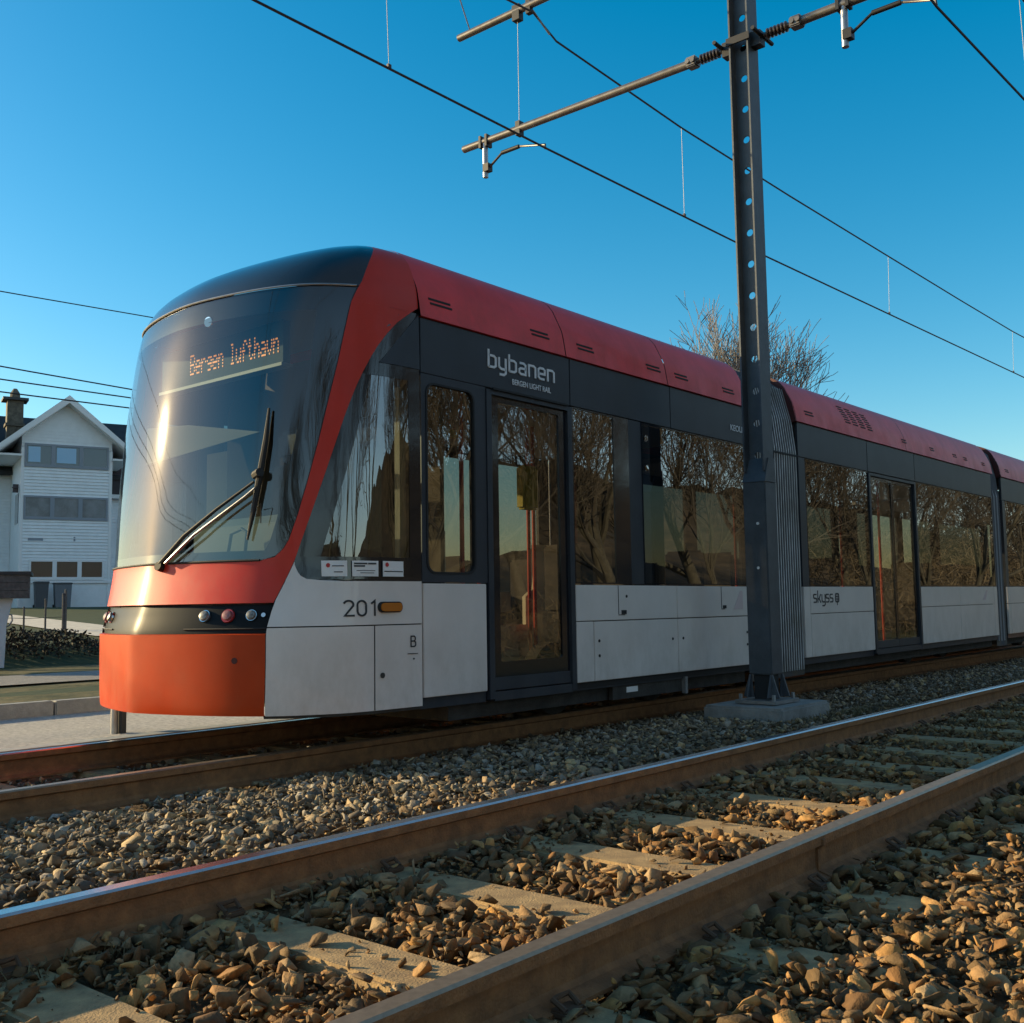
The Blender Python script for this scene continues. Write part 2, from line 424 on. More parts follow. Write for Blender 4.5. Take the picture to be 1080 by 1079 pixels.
# headlights
for sg in (1, -1):
    for t, rr, kind in ((.43, .037, 0), (.55, .041, 1), (.66, .034, 0), (.71, .014, 2)):
        c = Vector(NP(sg * t, .885, -.028)); n = (Vector(NP(sg * t, .885, 1)) - Vector(NP(sg * t, .885, 0))).normalized()
        if kind < 2:
            h = MB().tube([c, c + n * .012], [rr * 1.12, rr * 1.05], 20).build('headlight' if kind == 0 else 'tail_light', CHROME if kind == 0 else REDLENS, band, 30)
            if kind == 0:
                MB().tube([c + n * .012, c + n * .026, c + n * .032], [rr * .95, rr * .8, rr * .35], 20).build('lens', mat('lamp_glass', (.28, .28, .27), .4, coat=.2, noise=.7, nscale=90), h, 30)
            else:
                MB().tube([c + n * .012, c + n * .026, c + n * .03], [rr * .8, rr * .72, rr * .3], 20).build('lens', mat('pale_red_lens', (.34, .13, .13), .4, coat=.2, noise=.4, nscale=80), h, 30)
        else:
            MB().tube([c, c + n * .012], rr, 14).build('marker_lamp', CHROME, band, 30)
# recessed lamp housing outline
for sg in (1, -1):
    mb = MB()
    for zz in (.80, .955):
        mb.tube([NP(sg * (.33 + .4 * k / 10), zz, -.026) for k in range(11)], .006, 6)
    mb.build('lamp_housing_edge', RUBBER, band)
# bumper tow plug, and emblem letters on the hood
c = Vector(NP(.61, .6, -.002)); n = (Vector(NP(.61, .6, 1)) - Vector(NP(.61, .6, 0))).normalized()
MB().tube([c, c + n * .004], .02, 12).build('tow_plug', mat('dark_red', (.07, .008, .006), .6), tram)

# windscreen
zs = zr(1.225, 1.42, 8) + zr(1.42, 3.03, 22)[1:]
ws = nose_patch(zs, None, lambda z: tb(B1, z) - .003, 18, off=-.004).build('windscreen', WSG, tram, 30)
# black frit border behind the glass
fr = MB()
def frit(z):  # inner edge of black border in t
    return tb(B1, z) - (.075 if z < 2.3 else .075 + .05 * (z - 2.3))
for sg in (1, -1):
    rows = [[NP(sg * (frit(z) + (tb(B1, z) - frit(z)) * k / 4), z, -.012) for k in range(5)] for z in zs]
    fr.add([v for q in rows for v in q], [(i * 5 + k, i * 5 + k + 1, (i + 1) * 5 + k + 1, (i + 1) * 5 + k) for i in range(len(rows) - 1) for k in range(4)])
for za, zb in ((1.225, 1.285), (2.86, 3.035)):
    rows = [[NP(-frit(z) + 2 * frit(z) * k / 30, z, -.012) for k in range(31)] for z in (za, (za + zb) / 2, zb)]
    fr.add([v for q in rows for v in q], [(i * 31 + k, i * 31 + k + 1, (i + 1) * 31 + k + 1, (i + 1) * 31 + k) for i in range(2) for k in range(30)])
fr.build('windscreen_border', mat('frit_black', (.008, .009, .011), .35), tram, 30)
MB().tube([NP(t, 3.034, .003) for t in np.linspace(-.93, .93, 50)], .007, 6).build('windscreen_trim', STEEL, tram, 40)
MB().tube([NP(t, 1.222, .002) for t in np.linspace(-.66, .66, 40)], .008, 6).build('windscreen_seal', RUBBER, tram, 40)
# roof dome
zd = [3.036, 3.07, 3.12, 3.18, 3.24, 3.3, 3.36, 3.4, 3.45, 3.5, 3.54, 3.57, 3.59, 3.6]
nose_patch(zd, None, lambda z: tb(B1, z), 24).build('roof_dome', mat('dome_black', (.012, .014, .019), .22, coat=.5), tram, 50)
# red arch
za = [1.215, 1.225, 1.24, 1.27, 1.3, 1.35] + zr(1.42, 2.92, 16)
both('red_arch', RED, 45, (za, lambda z: tb(B1, z) if z > 1.222 else .66, lambda z: tb(B2, z), 5, 0))
za2 = [2.92, 2.96, 3.0, 3.07, 3.12, 3.18, 3.24, 3.3, 3.36, 3.4, 3.45, 3.5, 3.54, 3.57, 3.59, 3.6]
both('arch_top', RED, 50, (za2, lambda z: tb(B1, z), lambda z: tb(B2, z) if z < 2.93 else 1.0, 8, 0))
# white cab sides and black cab side glass
wz = [.26, .3, .45, .6, .76, .798]
both('cab_lower_panel', WHITE, 45, (wz, lambda z: tb(B2, z) + .003, lambda z: 1.0, 12, 0))
both('cab_upper_panel', WHITE, 45, ([.806, .9, .97, 1.04, 1.085], lambda z: tb(B2, z) + .003, lambda z: 1.0, 12, 0))
both('cab_panel_corner', WHITE, 45, ([1.085, 1.092, 1.10, 1.11, 1.12, 1.14, 1.16, 1.19, 1.22], lambda z: tb(B2, z) + .002, lambda z: tb(CC, z), 8, 0))
both('cab_skirt', DIRTY, 45, ([.24, .262], lambda z: .72, lambda z: 1.0, 12, -.012))
both('cab_seam', RUBBER, 45, ([.7, .82], lambda z: .74, lambda z: 1.0, 12, -.012))
# black cab side: surround with a see-through pane
def tx(x, z): # t at which the near side surface reaches x
    lo, hi = .5, 1.
    for _ in range(30):
        mi = (lo + hi) / 2
        if NP(mi, z)[0] < x: lo = mi
        else: hi = mi
    return lo
def cab_lo(z): return tb(CC, z) - .003 if z < 1.22 else tb(B2, z) - .004
def wl(z):  # inner pane left edge
    return min(tx(float(np.interp(z, [1.16, 1.26, 2.44, 2.5], [4.33, 4.34, 4.655, 4.67])), z), .9995)
wr = lambda z: tx(4.96, z)
zg = [1.085, 1.092, 1.10, 1.12, 1.14, 1.16, 1.19, 1.22]; zh = zr(1.24, 2.44, 12); zt = [2.44, 2.5, 2.6, 2.7, 2.8, 2.92]
both('cab_side_surround', BLACK, 45, (zg + [1.24], cab_lo, lambda z: 1., 10, -.003), (zh, cab_lo, wl, 6, -.003), (zh, wr, lambda z: 1., 2, -.003), (zt, cab_lo, lambda z: 1., 8, -.003))
both('cab_side_window', SIDEG2, 45, (zh, lambda z: wl(z) - .002, lambda z: wr(z) + .001, 8, -.006))
both('cab_fascia', DARK, 45, ([2.53, 2.915], lambda z: tx(4.72, z) if z < 2.6 else tb(B2, z) + .004, lambda z: 1., 6, .003))

# stickers, number, amber lamp, hatch
def onside(x, z, off=.004): # y of near side at x
    return NP(min(tx(x, z), .9999), z, 0)[1] - off
def side_quad(x0, x1, z0, z1, off, material, name, parent):
    mb = MB(); n_ = 6
    rows = [[(x0 + (x1 - x0) * k / n_, onside(x0 + (x1 - x0) * k / n_, z, off), z) for k in range(n_ + 1)] for z in (z0, z1)]
    rows += [[(a, b + .0025, c_) for a, b, c_ in q] for q in rows]
    m_ = n_ + 1; vs = [v for q in rows for v in q]
    fs = [(k, k + 1, m_ + k + 1, m_ + k) for k in range(n_)] + [(k, k + 1, 2 * m_ + k + 1, 2 * m_ + k) for k in range(n_)] + [(m_ + k, m_ + k + 1, 3 * m_ + k + 1, 3 * m_ + k) for k in range(n_)]
    mb.add(vs, fs); return mb.build(name, material, parent)
for i, (a, b) in enumerate(((4.335, 4.475), (4.505, 4.69), (4.725, 4.895))):
    st = side_quad(a, b, 1.115, 1.215, .006, PAPER, 'sticker', tram)
    xm = (a + b) / 2
    if i == 1:
        mb = MB()
        for k, (q0, q1, zz) in enumerate(((.0, .55, 1.192), (.58, .95, 1.192), (.0, .45, 1.176), (.1, .9, 1.150), (.25, .85, 1.135))):
            L = b - a - .02
            mb.add(*(lambda x0, x1: ([(x0, onside(x0, 1.16, .0095), zz), (x1, onside(x1, 1.16, .0095), zz), (x1, onside(x1, 1.16, .0095), zz + (.010 if k < 3 else .004)), (x0, onside(x0, 1.16, .0095), zz + (.010 if k < 3 else .004))], [(0, 1, 2, 3)]))(a + .01 + q0 * L, a + .01 + q1 * L))
        mb.build('print_lines', INK, st)
    else:
        xr = a + .035 + (0 if i == 0 else -.003); zc = 1.185 if i == 0 else 1.192
        MB().disc((xr, onside(xr, zc, .007), zc), (-.35 if i == 0 else 0, -1, 0), .014, .003, 16).build('sticker_roundel', PRED, st)
        mb = MB()
        for q0, q1, zz in ((.38, .85, 1.178), (.45, .8, 1.14)) if i == 0 else ((.05, .95, 1.145),):
            x0, x1 = a + q0 * (b - a), a + q1 * (b - a)
            y_ = onside(x0, 1.16, .0095); y2 = onside(x1, 1.16, .0095)
            mb.add([(x0, y_, zz), (x1, y2, zz), (x1, y2, zz + .006), (x0, y_, zz + .006)], [(0, 1, 2, 3)])
        mb.build('print_lines', INK, st)
def wrap_text(o, off):
    for v in o.data.vertices:
        v.co.y = onside(v.co.x, v.co.z, off)
def arcp(cx, cz, rx, rz, a0, a1, n=8): return [(cx + rx * math.cos(math.radians(a0 + (a1 - a0) * k / n)), cz + rz * math.sin(math.radians(a0 + (a1 - a0) * k / n))) for k in range(n + 1)]
D2 = [arcp(.28, .74, .25, .24, 165, -20) + [(.06, .04), (.58, .04)]]
D0 = [arcp(1.0, .70, .25, .27, 0, 180) + arcp(1.0, .30, .25, .27, 180, 360) + [(1.25, .70)]]
D1 = [[(1.56, .78), (1.78, .97), (1.78, 0)]]
fn_ = strokes(D2 + D0 + D1, (4.445, .862), .100, .0125, 5.0, 5.002, sx=1.22).build('fleet_number', INK, tram)
pl_ = strokes([[(0, 0), (0, 1), (.4, 1), (.55, .88), (.55, .64), (.4, .53), (.05, .53)], [(.4, .53), (.6, .4), (.6, .14), (.45, 0), (-.05, 0)]], (4.96, .655), .068, .0085, 5.0, 5.002).build('panel_letter', INK, tram)
def wrap2(o):
    for v in o.data.vertices: v.co.y = onside(v.co.x, v.co.z, .004 if v.co.y < 5.001 else .002)
wrap2(fn_); wrap2(pl_)
am = MB().prism(rrect(4.685, 4.89, .882, .952, .034), 1, onside(4.76, .9, .012), onside(4.76, .9, -.01)).build('side_marker', RUBBER, tram)
MB().prism(rrect(4.695, 4.88, .890, .944, .026), 1, onside(4.76, .9, .020), onside(4.76, .9, .010)).build('amber_lens', AMBER, am)
side_quad(4.655, 4.662, .262, .80, .003, RUBBER, 'panel_seam', tram)
MB().disc((4.72, onside(4.72, .48, .0), .48), (0, -1, 0), .018, .006, 14).build('hatch_lock', DIRTY, tram)
side_quad(4.93, 5.02, .606, .611, .003, INK, 'panel_mark', tram)
MB().disc((4.985, onside(4.985, .575, .0), .575), (0, -1, 0), .006, .004, 8).build('panel_dot', INK, tram)

# wiper
wip = MB()
base = Vector(NP(.10, 1.215, .02)); hinge = Vector(NP(.64, 1.71, .07))
off2 = Vector((0, -.03, -.02))
def arm_pts(s_, z_off=.055):
    return [base + s_, Vector(NP(.28, 1.39, z_off)) + s_, Vector(NP(.46, 1.55, z_off)) + s_, hinge + s_]
wp = wip.tube(arm_pts(Vector((0, 0, 0))), [.016, .014, .011, .009], 8).build('wiper', RUBBER, tram, 40)
MB().tube([base + Vector((0, -.07, .005)), Vector(NP(.34, 1.39, .06)), Vector(NP(.60, 1.62, .06)), hinge + Vector((0, -.01, -.04))], [.010, .009, .008, .007], 8).build('wiper_arm', STEEL, wp, 40)
blade = [Vector(NP(.67, 2.19, .03)), Vector(NP(.668, 1.98, .035)), Vector(NP(.655, 1.76, .04)), Vector(NP(.635, 1.55, .035)), Vector(NP(.61, 1.35, .03))]
MB().tube(blade, [.008, .018, .021, .018, .007], 8).build('wiper_blade', RUBBER, wp, 40)
MB().tube([blade[2] + Vector((-.03, -.04, .01)), blade[2] + Vector((.0, .05, -.0))], .028, 8).build('wiper_joint', RUBBER, wp, 40)
MB().disc(base + Vector((.02, 0, -.02)), (-1, -.2, .3), .03, .04, 12).build('wiper_pivot', RUBBER, wp, 40)
MB().tube([blade[3] + Vector((0, -.03, 0)), blade[3] + Vector((-.02, -.1, .02)), blade[3] + Vector((0, -.07, -.1))], .004, 6).build('washer_hose', RUBBER, wp)

# sensor disc behind glass at the top, destination display
c = Vector(NP(.21, 2.87, -.02))
MB().disc(c, (-1, -.2, 0), .035, .01, 20).build('camera_sensor', CHROME, tram, 30)
disp = empty('destination_display', None, None); disp.parent = tram
for k_ in ('label', 'category'):
    if k_ in disp: del disp[k_]
DY0, DY1, DZ0, DZ1, DX = 5.64, 7.10, 2.56, 2.85, 4.36
MB().box(DX, DX + .06, DY0, DY1, DZ0, DZ1).build('display_board', mat('display_grey_green', (.05, .075, .08), .5, spec=.05), disp)
MB().box(DX - .02, DX + .07, DY0 - .01, DY1 + .01, DZ0 - .025, DZ0 - .003).build('display_rail', mat('display_rail_grey', (.22, .22, .22), .5), disp)
FONT = {'B': ['11110', '10001', '10001', '11110', '10001', '10001', '11110'], 'e': ['00000', '00000', '01110', '10001', '11111', '10000', '01110'],
 'r': ['00000', '00000', '10110', '11001', '10000', '10000', '10000'], 'g': ['00000', '00000', '01111', '10001', '01111', '00001', '01110'],
 'n': ['00000', '00000', '10110', '11001', '10001', '10001', '10001'], ' ': ['00000'] * 7, 'l': ['01100', '00100', '00100', '00100', '00100', '00100', '01110'],
 'u': ['00000', '00000', '10001', '10001', '10001', '10011', '01101'], 'f': ['00110', '01001', '01000', '11100', '01000', '01000', '01000'],
 't': ['01000', '01000', '11100', '01000', '01000', '01001', '00110'], 'h': ['10000', '10000', '10110', '11001', '10001', '10001', '10001'],
 'a': ['00000', '00000', '01110', '00001', '01111', '10001', '01111'], 'v': ['00000', '00000', '10001', '10001', '10001', '01010', '00100']}
led = MB(); msg = 'Bergen lufthavn'; pit = .0122
ystart = 6.72
for i, ch in enumerate(msg):
    for rI, rowb in enumerate(FONT[ch]):
        for cI, b_ in enumerate(rowb):
            if b_ == '1':
                yy = ystart - (i * 5.75 + cI) * pit; zz = 2.775 - rI * .0225
                led.box(DX - .004, DX - .001, yy - .0045, yy + .0045, zz - .006, zz + .006)
led.build('led_text', LED, disp)

# cab interior
inter = empty('cab_interior', None, None); inter.parent = tram
for k_ in ('label', 'category'):
    if k_ in inter: del inter[k_]
GREYC = mat('cab_grey_plastic', (.16, .165, .15), .6, spec=.1, noise=.15)
dm = MB().prism([(4.12, 1.0), (4.12, 1.20), (4.30, 1.30), (4.62, 1.27), (4.68, 1.0)], 1, 5.75, 7.0).build('dashboard', GREYC, inter)
MB().prism([(4.42, 1.25), (4.42, 1.50), (4.50, 1.56), (4.66, 1.54), (4.66, 1.25)], 1, 5.62, 6.75).build('instrument_cowl', mat('cab_light_plastic', (.20, .21, .18), .3, spec=.05), inter)
MB().tube([(4.25, 5.9, 1.25), (4.27, 5.9, 1.43), (4.3, 6.0, 1.46), (4.3, 6.12, 1.43), (4.28, 6.14, 1.25)], .012, 8).build('steering_handle', RUBBER, inter, 40)
st = MB().box(4.95, 5.05, 6.05, 6.6, 1.3, 2.0, ch=.04).build('driver_seat', SEATM, inter, 40)
MB().box(4.6, 5.05, 6.05, 6.6, 1.1, 1.3, ch=.04).build('seat_cushion', SEATM, st, 40)
MB().box(4.93, 5.03, 6.18, 6.47, 2.02, 2.25, ch=.04).build('headrest', SEATM, st, 40)
MB().prism([(7.25, 2.02), (7.25, 2.30), (6.7, 2.26), (5.85, 2.11)], 0, 4.33, 4.34).build('sun_visor', mat('visor_beige', (.22, .21, .18), .6, spec=.05), inter)
bw = MB().box(5.35, 5.39, 5.15, 5.75, .36, 2.9).box(5.35, 5.39, 6.9, 7.6, .36, 2.9).box(5.35, 5.39, 5.75, 6.9, 2.35, 2.9).box(5.35, 5.39, 5.75, 6.9, .36, 1.2).build('cab_bulkhead', mat('bulkhead_brown', (.10, .075, .055), .6, spec=.05), inter)
MB().box(5.365, 5.375, 5.75, 6.9, 1.2, 2.35).build('bulkhead_glass', FARG, bw)
MB().box(4.55, 5.34, 5.35, 7.4, .9, 1.0).build('cab_floor', FLOORM, inter)
MB().box(4.5, 5.4, 5.35, 7.4, 3.0, 3.04).build('cab_ceiling', CEIL, inter)
MB().box(4.93, 4.985, 5.12, 5.17, 1.15, 2.4).build('cab_pillar', CREAM, inter)

dd_ = MB().prism(rrect(6.62, 7.18, .95, 2.62, .18), 0, 5.0, 5.03).build('cab_door', mat('cab_door_brown', (.11, .075, .05), .6, spec=.05), inter)
MB().box(5.04, 5.06, 6.95, 7.52, 1.0, 2.2).build('side_lining', mat('lining_beige', (.20, .19, .16), .6, spec=.05), inter)
# --- body sections
def cove_profile():
    return [(2.905, -.012), (2.93, -.006), (3.0, .005), (3.07, .018), (3.12, .032), (3.18, .06), (3.24, .09), (3.30, .12), (3.36, .17), (3.41, .235), (3.45, .33)]
def roof_section(x0, x1, near=True):
    mb = MB(); pr = cove_profile()
    ys = [(YS + o_, z) for z, o_ in pr] if near else [(2 * YC - YS - o_, z) for z, o_ in pr]
    n = len(ys); vs = [(x0, a, b) for a, b in ys] + [(x1, a, b) for a, b in ys]
    # inner return at the lower lip
    yi = ys[0][0] + (.05 if near else -.05)
    vs += [(x0, yi, 2.905), (x1, yi, 2.905)]
    fs = [(k, k + 1, n + k + 1, n + k) for k in range(n - 1)] + [(0, n, 2 * n + 1, 2 * n)]
    return mb.add(vs, fs)
def cove_pt(z):
    pr = cove_profile(); return YS + float(np.interp(z, [a for a, _ in pr], [b for _, b in pr]))
def vent(x, z, L, parent, rows=2):
    mb = MB()
    for k in range(rows):
        zz = z - k * .032
        y_ = cove_pt(zz)
        xx = x + k * .012
        mb.box(xx, xx + L, y_ - .004, y_ + .02, zz - .0075, zz + .0075)
    return mb.build('roof_vent', RUBBER, parent)
def pane(x0, x1, z0, z1, material, y=YS + .012, rd=.0, name='pane', parent=None):
    poly = rrect(x0, x1, z0, z1, rd) if rd else [(x0, z0), (x1, z0), (x1, z1), (x0, z1)]
    return MB().add([(a, y, b) for a, b in poly], [tuple(range(len(poly)))]).build(name, material, parent)
def window(x0, x1, z0, z1, parent, fx=.03, fz=.03, rd=.05, gm=None):
    n_ = 5
    outer = rrect(x0, x1, z0, z1, .004, n_); inner = rrect(x0 + fx, x1 - fx, z0 + fz, z1 - fz, rd, n_)
    fo = ring_prism(outer, inner, 1, YS + .006, YS + .05).build('window', BLACK, parent)
    pane(x0 + fx, x1 - fx, z0 + fz, z1 - fz, gm or SIDEG, YS + .012, rd, 'pane', fo)
    return fo
def seat_row(x, y, parent, face=1):
    s_ = MB().box(x - .2, x + .22, y - .21, y + .21, .78, .85, ch=.02).build('seat', SEATM, parent, 40)
    MB().box(x - .26 * face - .03, x - .26 * face + .03, y - .21, y + .21, .85, 1.42, ch=.025).build('seat_back', SEATM, s_, 40)
    return s_
def far_side(x0, x1, parent, openings):
    Y1 = 2 * YC - YS; mb = MB().box(x0, x1, Y1 - .04, Y1, .3, 1.07, 0)
    xs = x0
    for a, b in openings:
        mb.box(xs, a, Y1 - .04, Y1, 1.07, 2.5, 1); xs = b
    mb.box(xs, x1, Y1 - .04, Y1, 1.07, 2.5, 1); mb.box(x0, x1, Y1 - .04, Y1, 2.5, 2.91, 1)
    o_ = mb.build('far_side_wall', [WHITE, DARK], parent)
    for a, b in openings:
        MB().add([(a, Y1 - .02, 1.07), (b, Y1 - .02, 1.07), (b, Y1 - .02, 2.5), (a, Y1 - .02, 2.5)], [(0, 1, 2, 3)]).build('far_window', FARG, o_)
    roof_section(x0, x1, False).build('far_roof_cove', ROOFRED, parent, 45)
def shell(x0, x1, parent):
    MB().box(x0, x1, YS + .08, 2 * YC - YS - .08, .30, .36).build('floor', FLOORM, parent)
    MB().box(x0, x1, YS + .08, 2 * YC - YS - .08, 2.62, 2.68).build('ceiling', CEIL, parent)
    mb = MB(); ys = [(YS + .33, 3.45), (YS + .6, 3.52), (YC - .3, 3.58), (YC + .3, 3.58), (2 * YC - YS - .6, 3.52), (2 * YC - YS - .33, 3.45)]
    n = len(ys); mb.add([(x0, a, b) for a, b in ys] + [(x1, a, b) for a, b in ys], [(k, k + 1, n + k + 1, n + k) for k in range(n - 1)])
    mb.build('roof_top', mat('roof_grey', (.10, .10, .12), .5), parent, 30)
    MB().box(x0 + .03, x1 - .03, YS + .12, 2 * YC - YS - .12, .12, .298).build('underframe', DIRTY, parent)
def bogie(x, parent):
    b = MB().box(x - 1.0, x + 1.0, YC - .95, YC + .95, .14, .29).build('bogie', DIRTY, parent)
    for dx in (-.75, .75):
        for dy in (-.75, .75):
            MB().disc((x + dx, YC + dy - .06, .30), (0, 1, 0), .30, .12, 28).build('wheel', DIRTY, b, 30)

def wpanel(x0, x1, z0, z1, parent, name='lower_panel', m_=None):
    return MB().box(x0, x1, YS, YS + .03, z0, z1, ch=.004).build(name, m_ or WHITE, parent)
def screws(pts, parent, r_=.013):
    mb = MB()
    for x, z in pts: mb.disc((x, YS + .003, z), (0, -1, 0), r_, .007, 10)
    return mb.build('panel_lock', RUBBER, parent)

car1 = empty('front_section', None, None); car1.parent = tram
for k_ in ('label', 'category'):
    if k_ in car1: del car1[k_]
P1 = tram  # parts of the tram; each may have sub-parts
# backing strip behind panels so the gaps read dark
MB().box(5.03, 5.72, YS + .031, YS + .045, .25, 1.075).box(6.79, 9.76, YS + .031, YS + .045, .25, 1.075).box(5.03, 9.76, YS + .031, YS + .045, 2.5, 2.92).build('panel_backing', RUBBER, P1)
wpanel(5.075, 5.715, .312, 1.072, P1)
wpanel(6.785, 7.017, .30, .778, P1)
wpanel(6.785, 8.310, .784, 1.072, P1); wpanel(8.317, 9.73, .784, 1.072, P1)
wpanel(7.024, 8.310, .30, .776, P1, 'equipment_hatch'); wpanel(8.317, 9.73, .30, .776, P1, 'equipment_hatch')
screws([(7.09, .62), (7.09, .50), (8.22, .60), (8.40, .60), (9.62, .62), (9.62, .50), (7.5, .98)], P1)
MB().box(7.375, 7.381, YS - .003, YS + .01, .83, 1.07).box(7.375, 7.47, YS - .003, YS + .01, .822, .828).box(7.42, 7.49, YS - .006, YS + .01, .83, .865).build('fuel_flap_mark', RUBBER, P1)
MB().box(9.12, 9.126, YS - .003, YS + .01, .86, 1.07).box(9.12, 9.19, YS - .003, YS + .01, .852, .858).box(9.15, 9.21, YS - .006, YS + .01, .86, .89).build('fuel_flap_mark', RUBBER, P1)
MB().prism([(9.36, .85), (9.55, .85), (9.55, 1.03), (9.50, 1.03)], 1, YS - .003, YS + .002).build('faded_emblem', mat('faded_pink_print', (.62, .50, .50), .5), P1)
# fascia
for a, b in ((5.07, 6.765), (6.772, 8.295), (8.302, 9.74)):
    MB().box(a, b, YS + .006, YS + .03, 2.515, 2.898, ch=.003).build('fascia_panel', DARK, P1)
# skirt
MB().box(5.07, 5.73, YS + .03, YS + .06, .235, .31).box(6.77, 9.74, YS + .04, YS + .07, .235, .30).build('skirt', DARK, P1)
tag_ = MB().box(7.35, 8.55, YS + .06, YS + .1, .12, .235).build('underframe_box', DIRTY, P1)
MB().box(7.55, 7.72, YS + .055, YS + .0595, .17, .215).build('data_plate', PAPER, tag_)
MB().box(8.45, 8.49, YS + .02, YS + .06, .10, .25).build('step_bracket', GALV, tag_)
# window in front of the door
fo = ring_prism(rrect(5.07, 5.735, 1.08, 2.51, .004), rrect(5.125, 5.60, 1.15, 2.445, .07), 1, YS + .004, YS + .05).build('window', DARK, P1)
ring_prism(rrect(5.113, 5.612, 1.138, 2.457, .08), rrect(5.127, 5.598, 1.152, 2.443, .07), 1, YS - .002, YS + .02).build('rubber_seal', RUBBER, fo)
pane(5.125, 5.60, 1.15, 2.445, CLEARG, YS + .014, .07, 'pane', fo)
# single door
def door(x0, x1, leaves, parent, top=2.50, gz0=.51, gz1=2.42):
    fr_ = MB().box(x0, x0 + .055, YS - .004, YS + .07, .25, top).box(x1 - .055, x1, YS - .004, YS + .07, .25, top).box(x0 + .055, x1 - .055, YS - .004, YS + .07, top - .035, top).box(x0 + .055, x1 - .055, YS + .0, YS + .09, .235, .30)
    d_ = fr_.build('door', DARK, parent)
    MB().box(x0 + .055, x1 - .055, YS + .095, YS + .10, .24, .36).build('door_threshold', STEEL, d_)
    W = (x1 - x0 - .12) / leaves
    for k in range(leaves):
        a = x0 + .06 + k * W + .004; b = a + W - .008
        fx0, fx1 = (.085, .085) if leaves == 1 else ((.05, .035) if k == 0 else (.035, .05))
        lf = ring_prism(rrect(a, b, .305, top - .045, .01), rrect(a + fx0, b - fx1, gz0, gz1, .02), 1, YS + .02, YS + .055).build('door_leaf', BLACK, d_)
        pane(a + fx0, b - fx1, gz0, gz1, CLEARG, YS + .03, .02, 'door_pane', lf)
        MB().box(a, b, YS + .012, YS + .02, .31, .40).build('kick_plate', DARK, lf)
    return d_
d1 = door(5.74, 6.775, 1, P1)
MB().box(5.80, 6.71, YS - .02, YS + .0, 2.50, 2.515).build('drip_rail', RUBBER, d1)
# long windows
window(6.785, 7.39, 1.082, 2.508, P1, .02, .012, .01)
MB().box(7.392, 7.60, YS + .008, YS + .05, 1.082, 2.508).build('window_pillar', BLACK, P1)
MB().box(7.602, 7.80, YS + .010, YS + .05, 1.082, 2.508).build('window_pillar', DARK, P1)
window(7.802, 9.74, 1.082, 2.508, P1, .012, .012, .01)
# roof coves of the first section
for a, b in ((5.062, 6.70), (6.712, 8.24), (8.252, 9.80)):
    roof_section(a, b).build('roof_cove', ROOFRED, P1, 45)
for x, z in ((5.16, 3.05), (6.28, 3.045), (6.88, 3.04), (7.92, 3.045), (8.40, 3.04), (9.3, 3.04)):
    vent(x, z, .22, P1)
MB().box(5.06, 9.8, YS + .05, YS + .09, 2.88, 3.12).build('cove_backing', RUBBER, P1)
shell(5.4, 9.80, P1); far_side(5.06, 9.80, P1, [(5.3, 6.2), (6.4, 7.6), (7.9, 9.6)])
bogie(7.9, P1)
# lettering: stroke built squared letters
def L_b(x): return [[(x, 1.42), (x, .02)], [(x, .95), (x + .38, .95), (x + .52, .82), (x + .52, .18), (x + .38, .05), (x, .05)]]
def L_y(x): return [[(x, .98), (x, .22), (x + .14, .07), (x + .5, .07)], [(x + .5, .98), (x + .5, -.22), (x + .36, -.38), (x + .04, -.38)]]
def L_a(x): return [[(x + .06, .95), (x + .36, .95), (x + .5, .82), (x + .5, .05), (x + .12, .05), (x, .17), (x, .4), (x + .12, .52), (x + .5, .52)]]
def L_n(x): return [[(x, -.02), (x, .95), (x + .38, .95), (x + .52, .82), (x + .52, -.02)]]
def L_e(x): return [[(x + .48, .05), (x + .13, .05), (x, .18), (x, .82), (x + .13, .95), (x + .39, .95), (x + .52, .82), (x + .52, .48), (x, .48)]]
def L_s(x): return [[(x + .44, .95), (x + .08, .95), (x, .86), (x, .6), (x + .08, .52), (x + .38, .5), (x + .46, .42), (x + .46, .14), (x + .38, .05), (x, .05)]]
def L_k(x): return [[(x, 1.42), (x, -.02)], [(x, .42), (x + .2, .45), (x + .45, .98)], [(x + .2, .45), (x + .47, -.02)]]
pa = []; xx = 0
for fn in (L_b, L_y, L_b, L_a, L_n, L_e, L_n):
    pa += fn(xx); xx += .77
strokes(pa, (5.775, 2.668), .094, .0175, YS - .001, YS + .006, sx=1.62).build('operator_lettering', LETTER, P1)
text_obj('BERGEN LIGHT RAIL', 'small_lettering', .060, (6.04, YS + .002, 2.577), LETTER, P1, sx=.87, offset=.0006)
text_obj('KEOLIS', 'operator_name', .085, (9.42, YS + .002, 2.63), LETTER, P1, sx=1.1, offset=.001)

# interior of the first section
MB().tube([(5.95, 5.5, .36), (5.95, 5.5, 2.62)], .018, 10).build('grab_pole', REDPOLE, P1, 40)
for x, y in ((7.74, 6.3), (7.82, 6.3), (8.6, 5.9), (7.7, 6.9), (9.3, 6.9)):
    MB().tube([(x, y, .36), (x, y, 1.1), (x, y, 2.62)], .018, 10).build('grab_pole', REDPOLE, P1, 40)
MB().prism([(7.80, .36), (7.80, 1.0), (7.93, 1.08), (7.95, 1.50), (8.36, 1.50), (8.36, .36)], 1, 6.4, 6.44).build('partition', mat('partition_cream', (.85, .82, .66), .5), P1)
MB().box(7.3, 7.80, 6.4, 6.43, .36, .74).build('low_partition', MATS['partition_cream'], P1)
MB().box(6.98, 7.18, 5.72, 5.82, 1.74, 2.12, ch=.02).build('ticket_reader', YEL, P1, 40)
MB().box(5.42, 5.45, 5.2, 5.70, .36, 1.45).build('cream_screen', CREAM, P1)
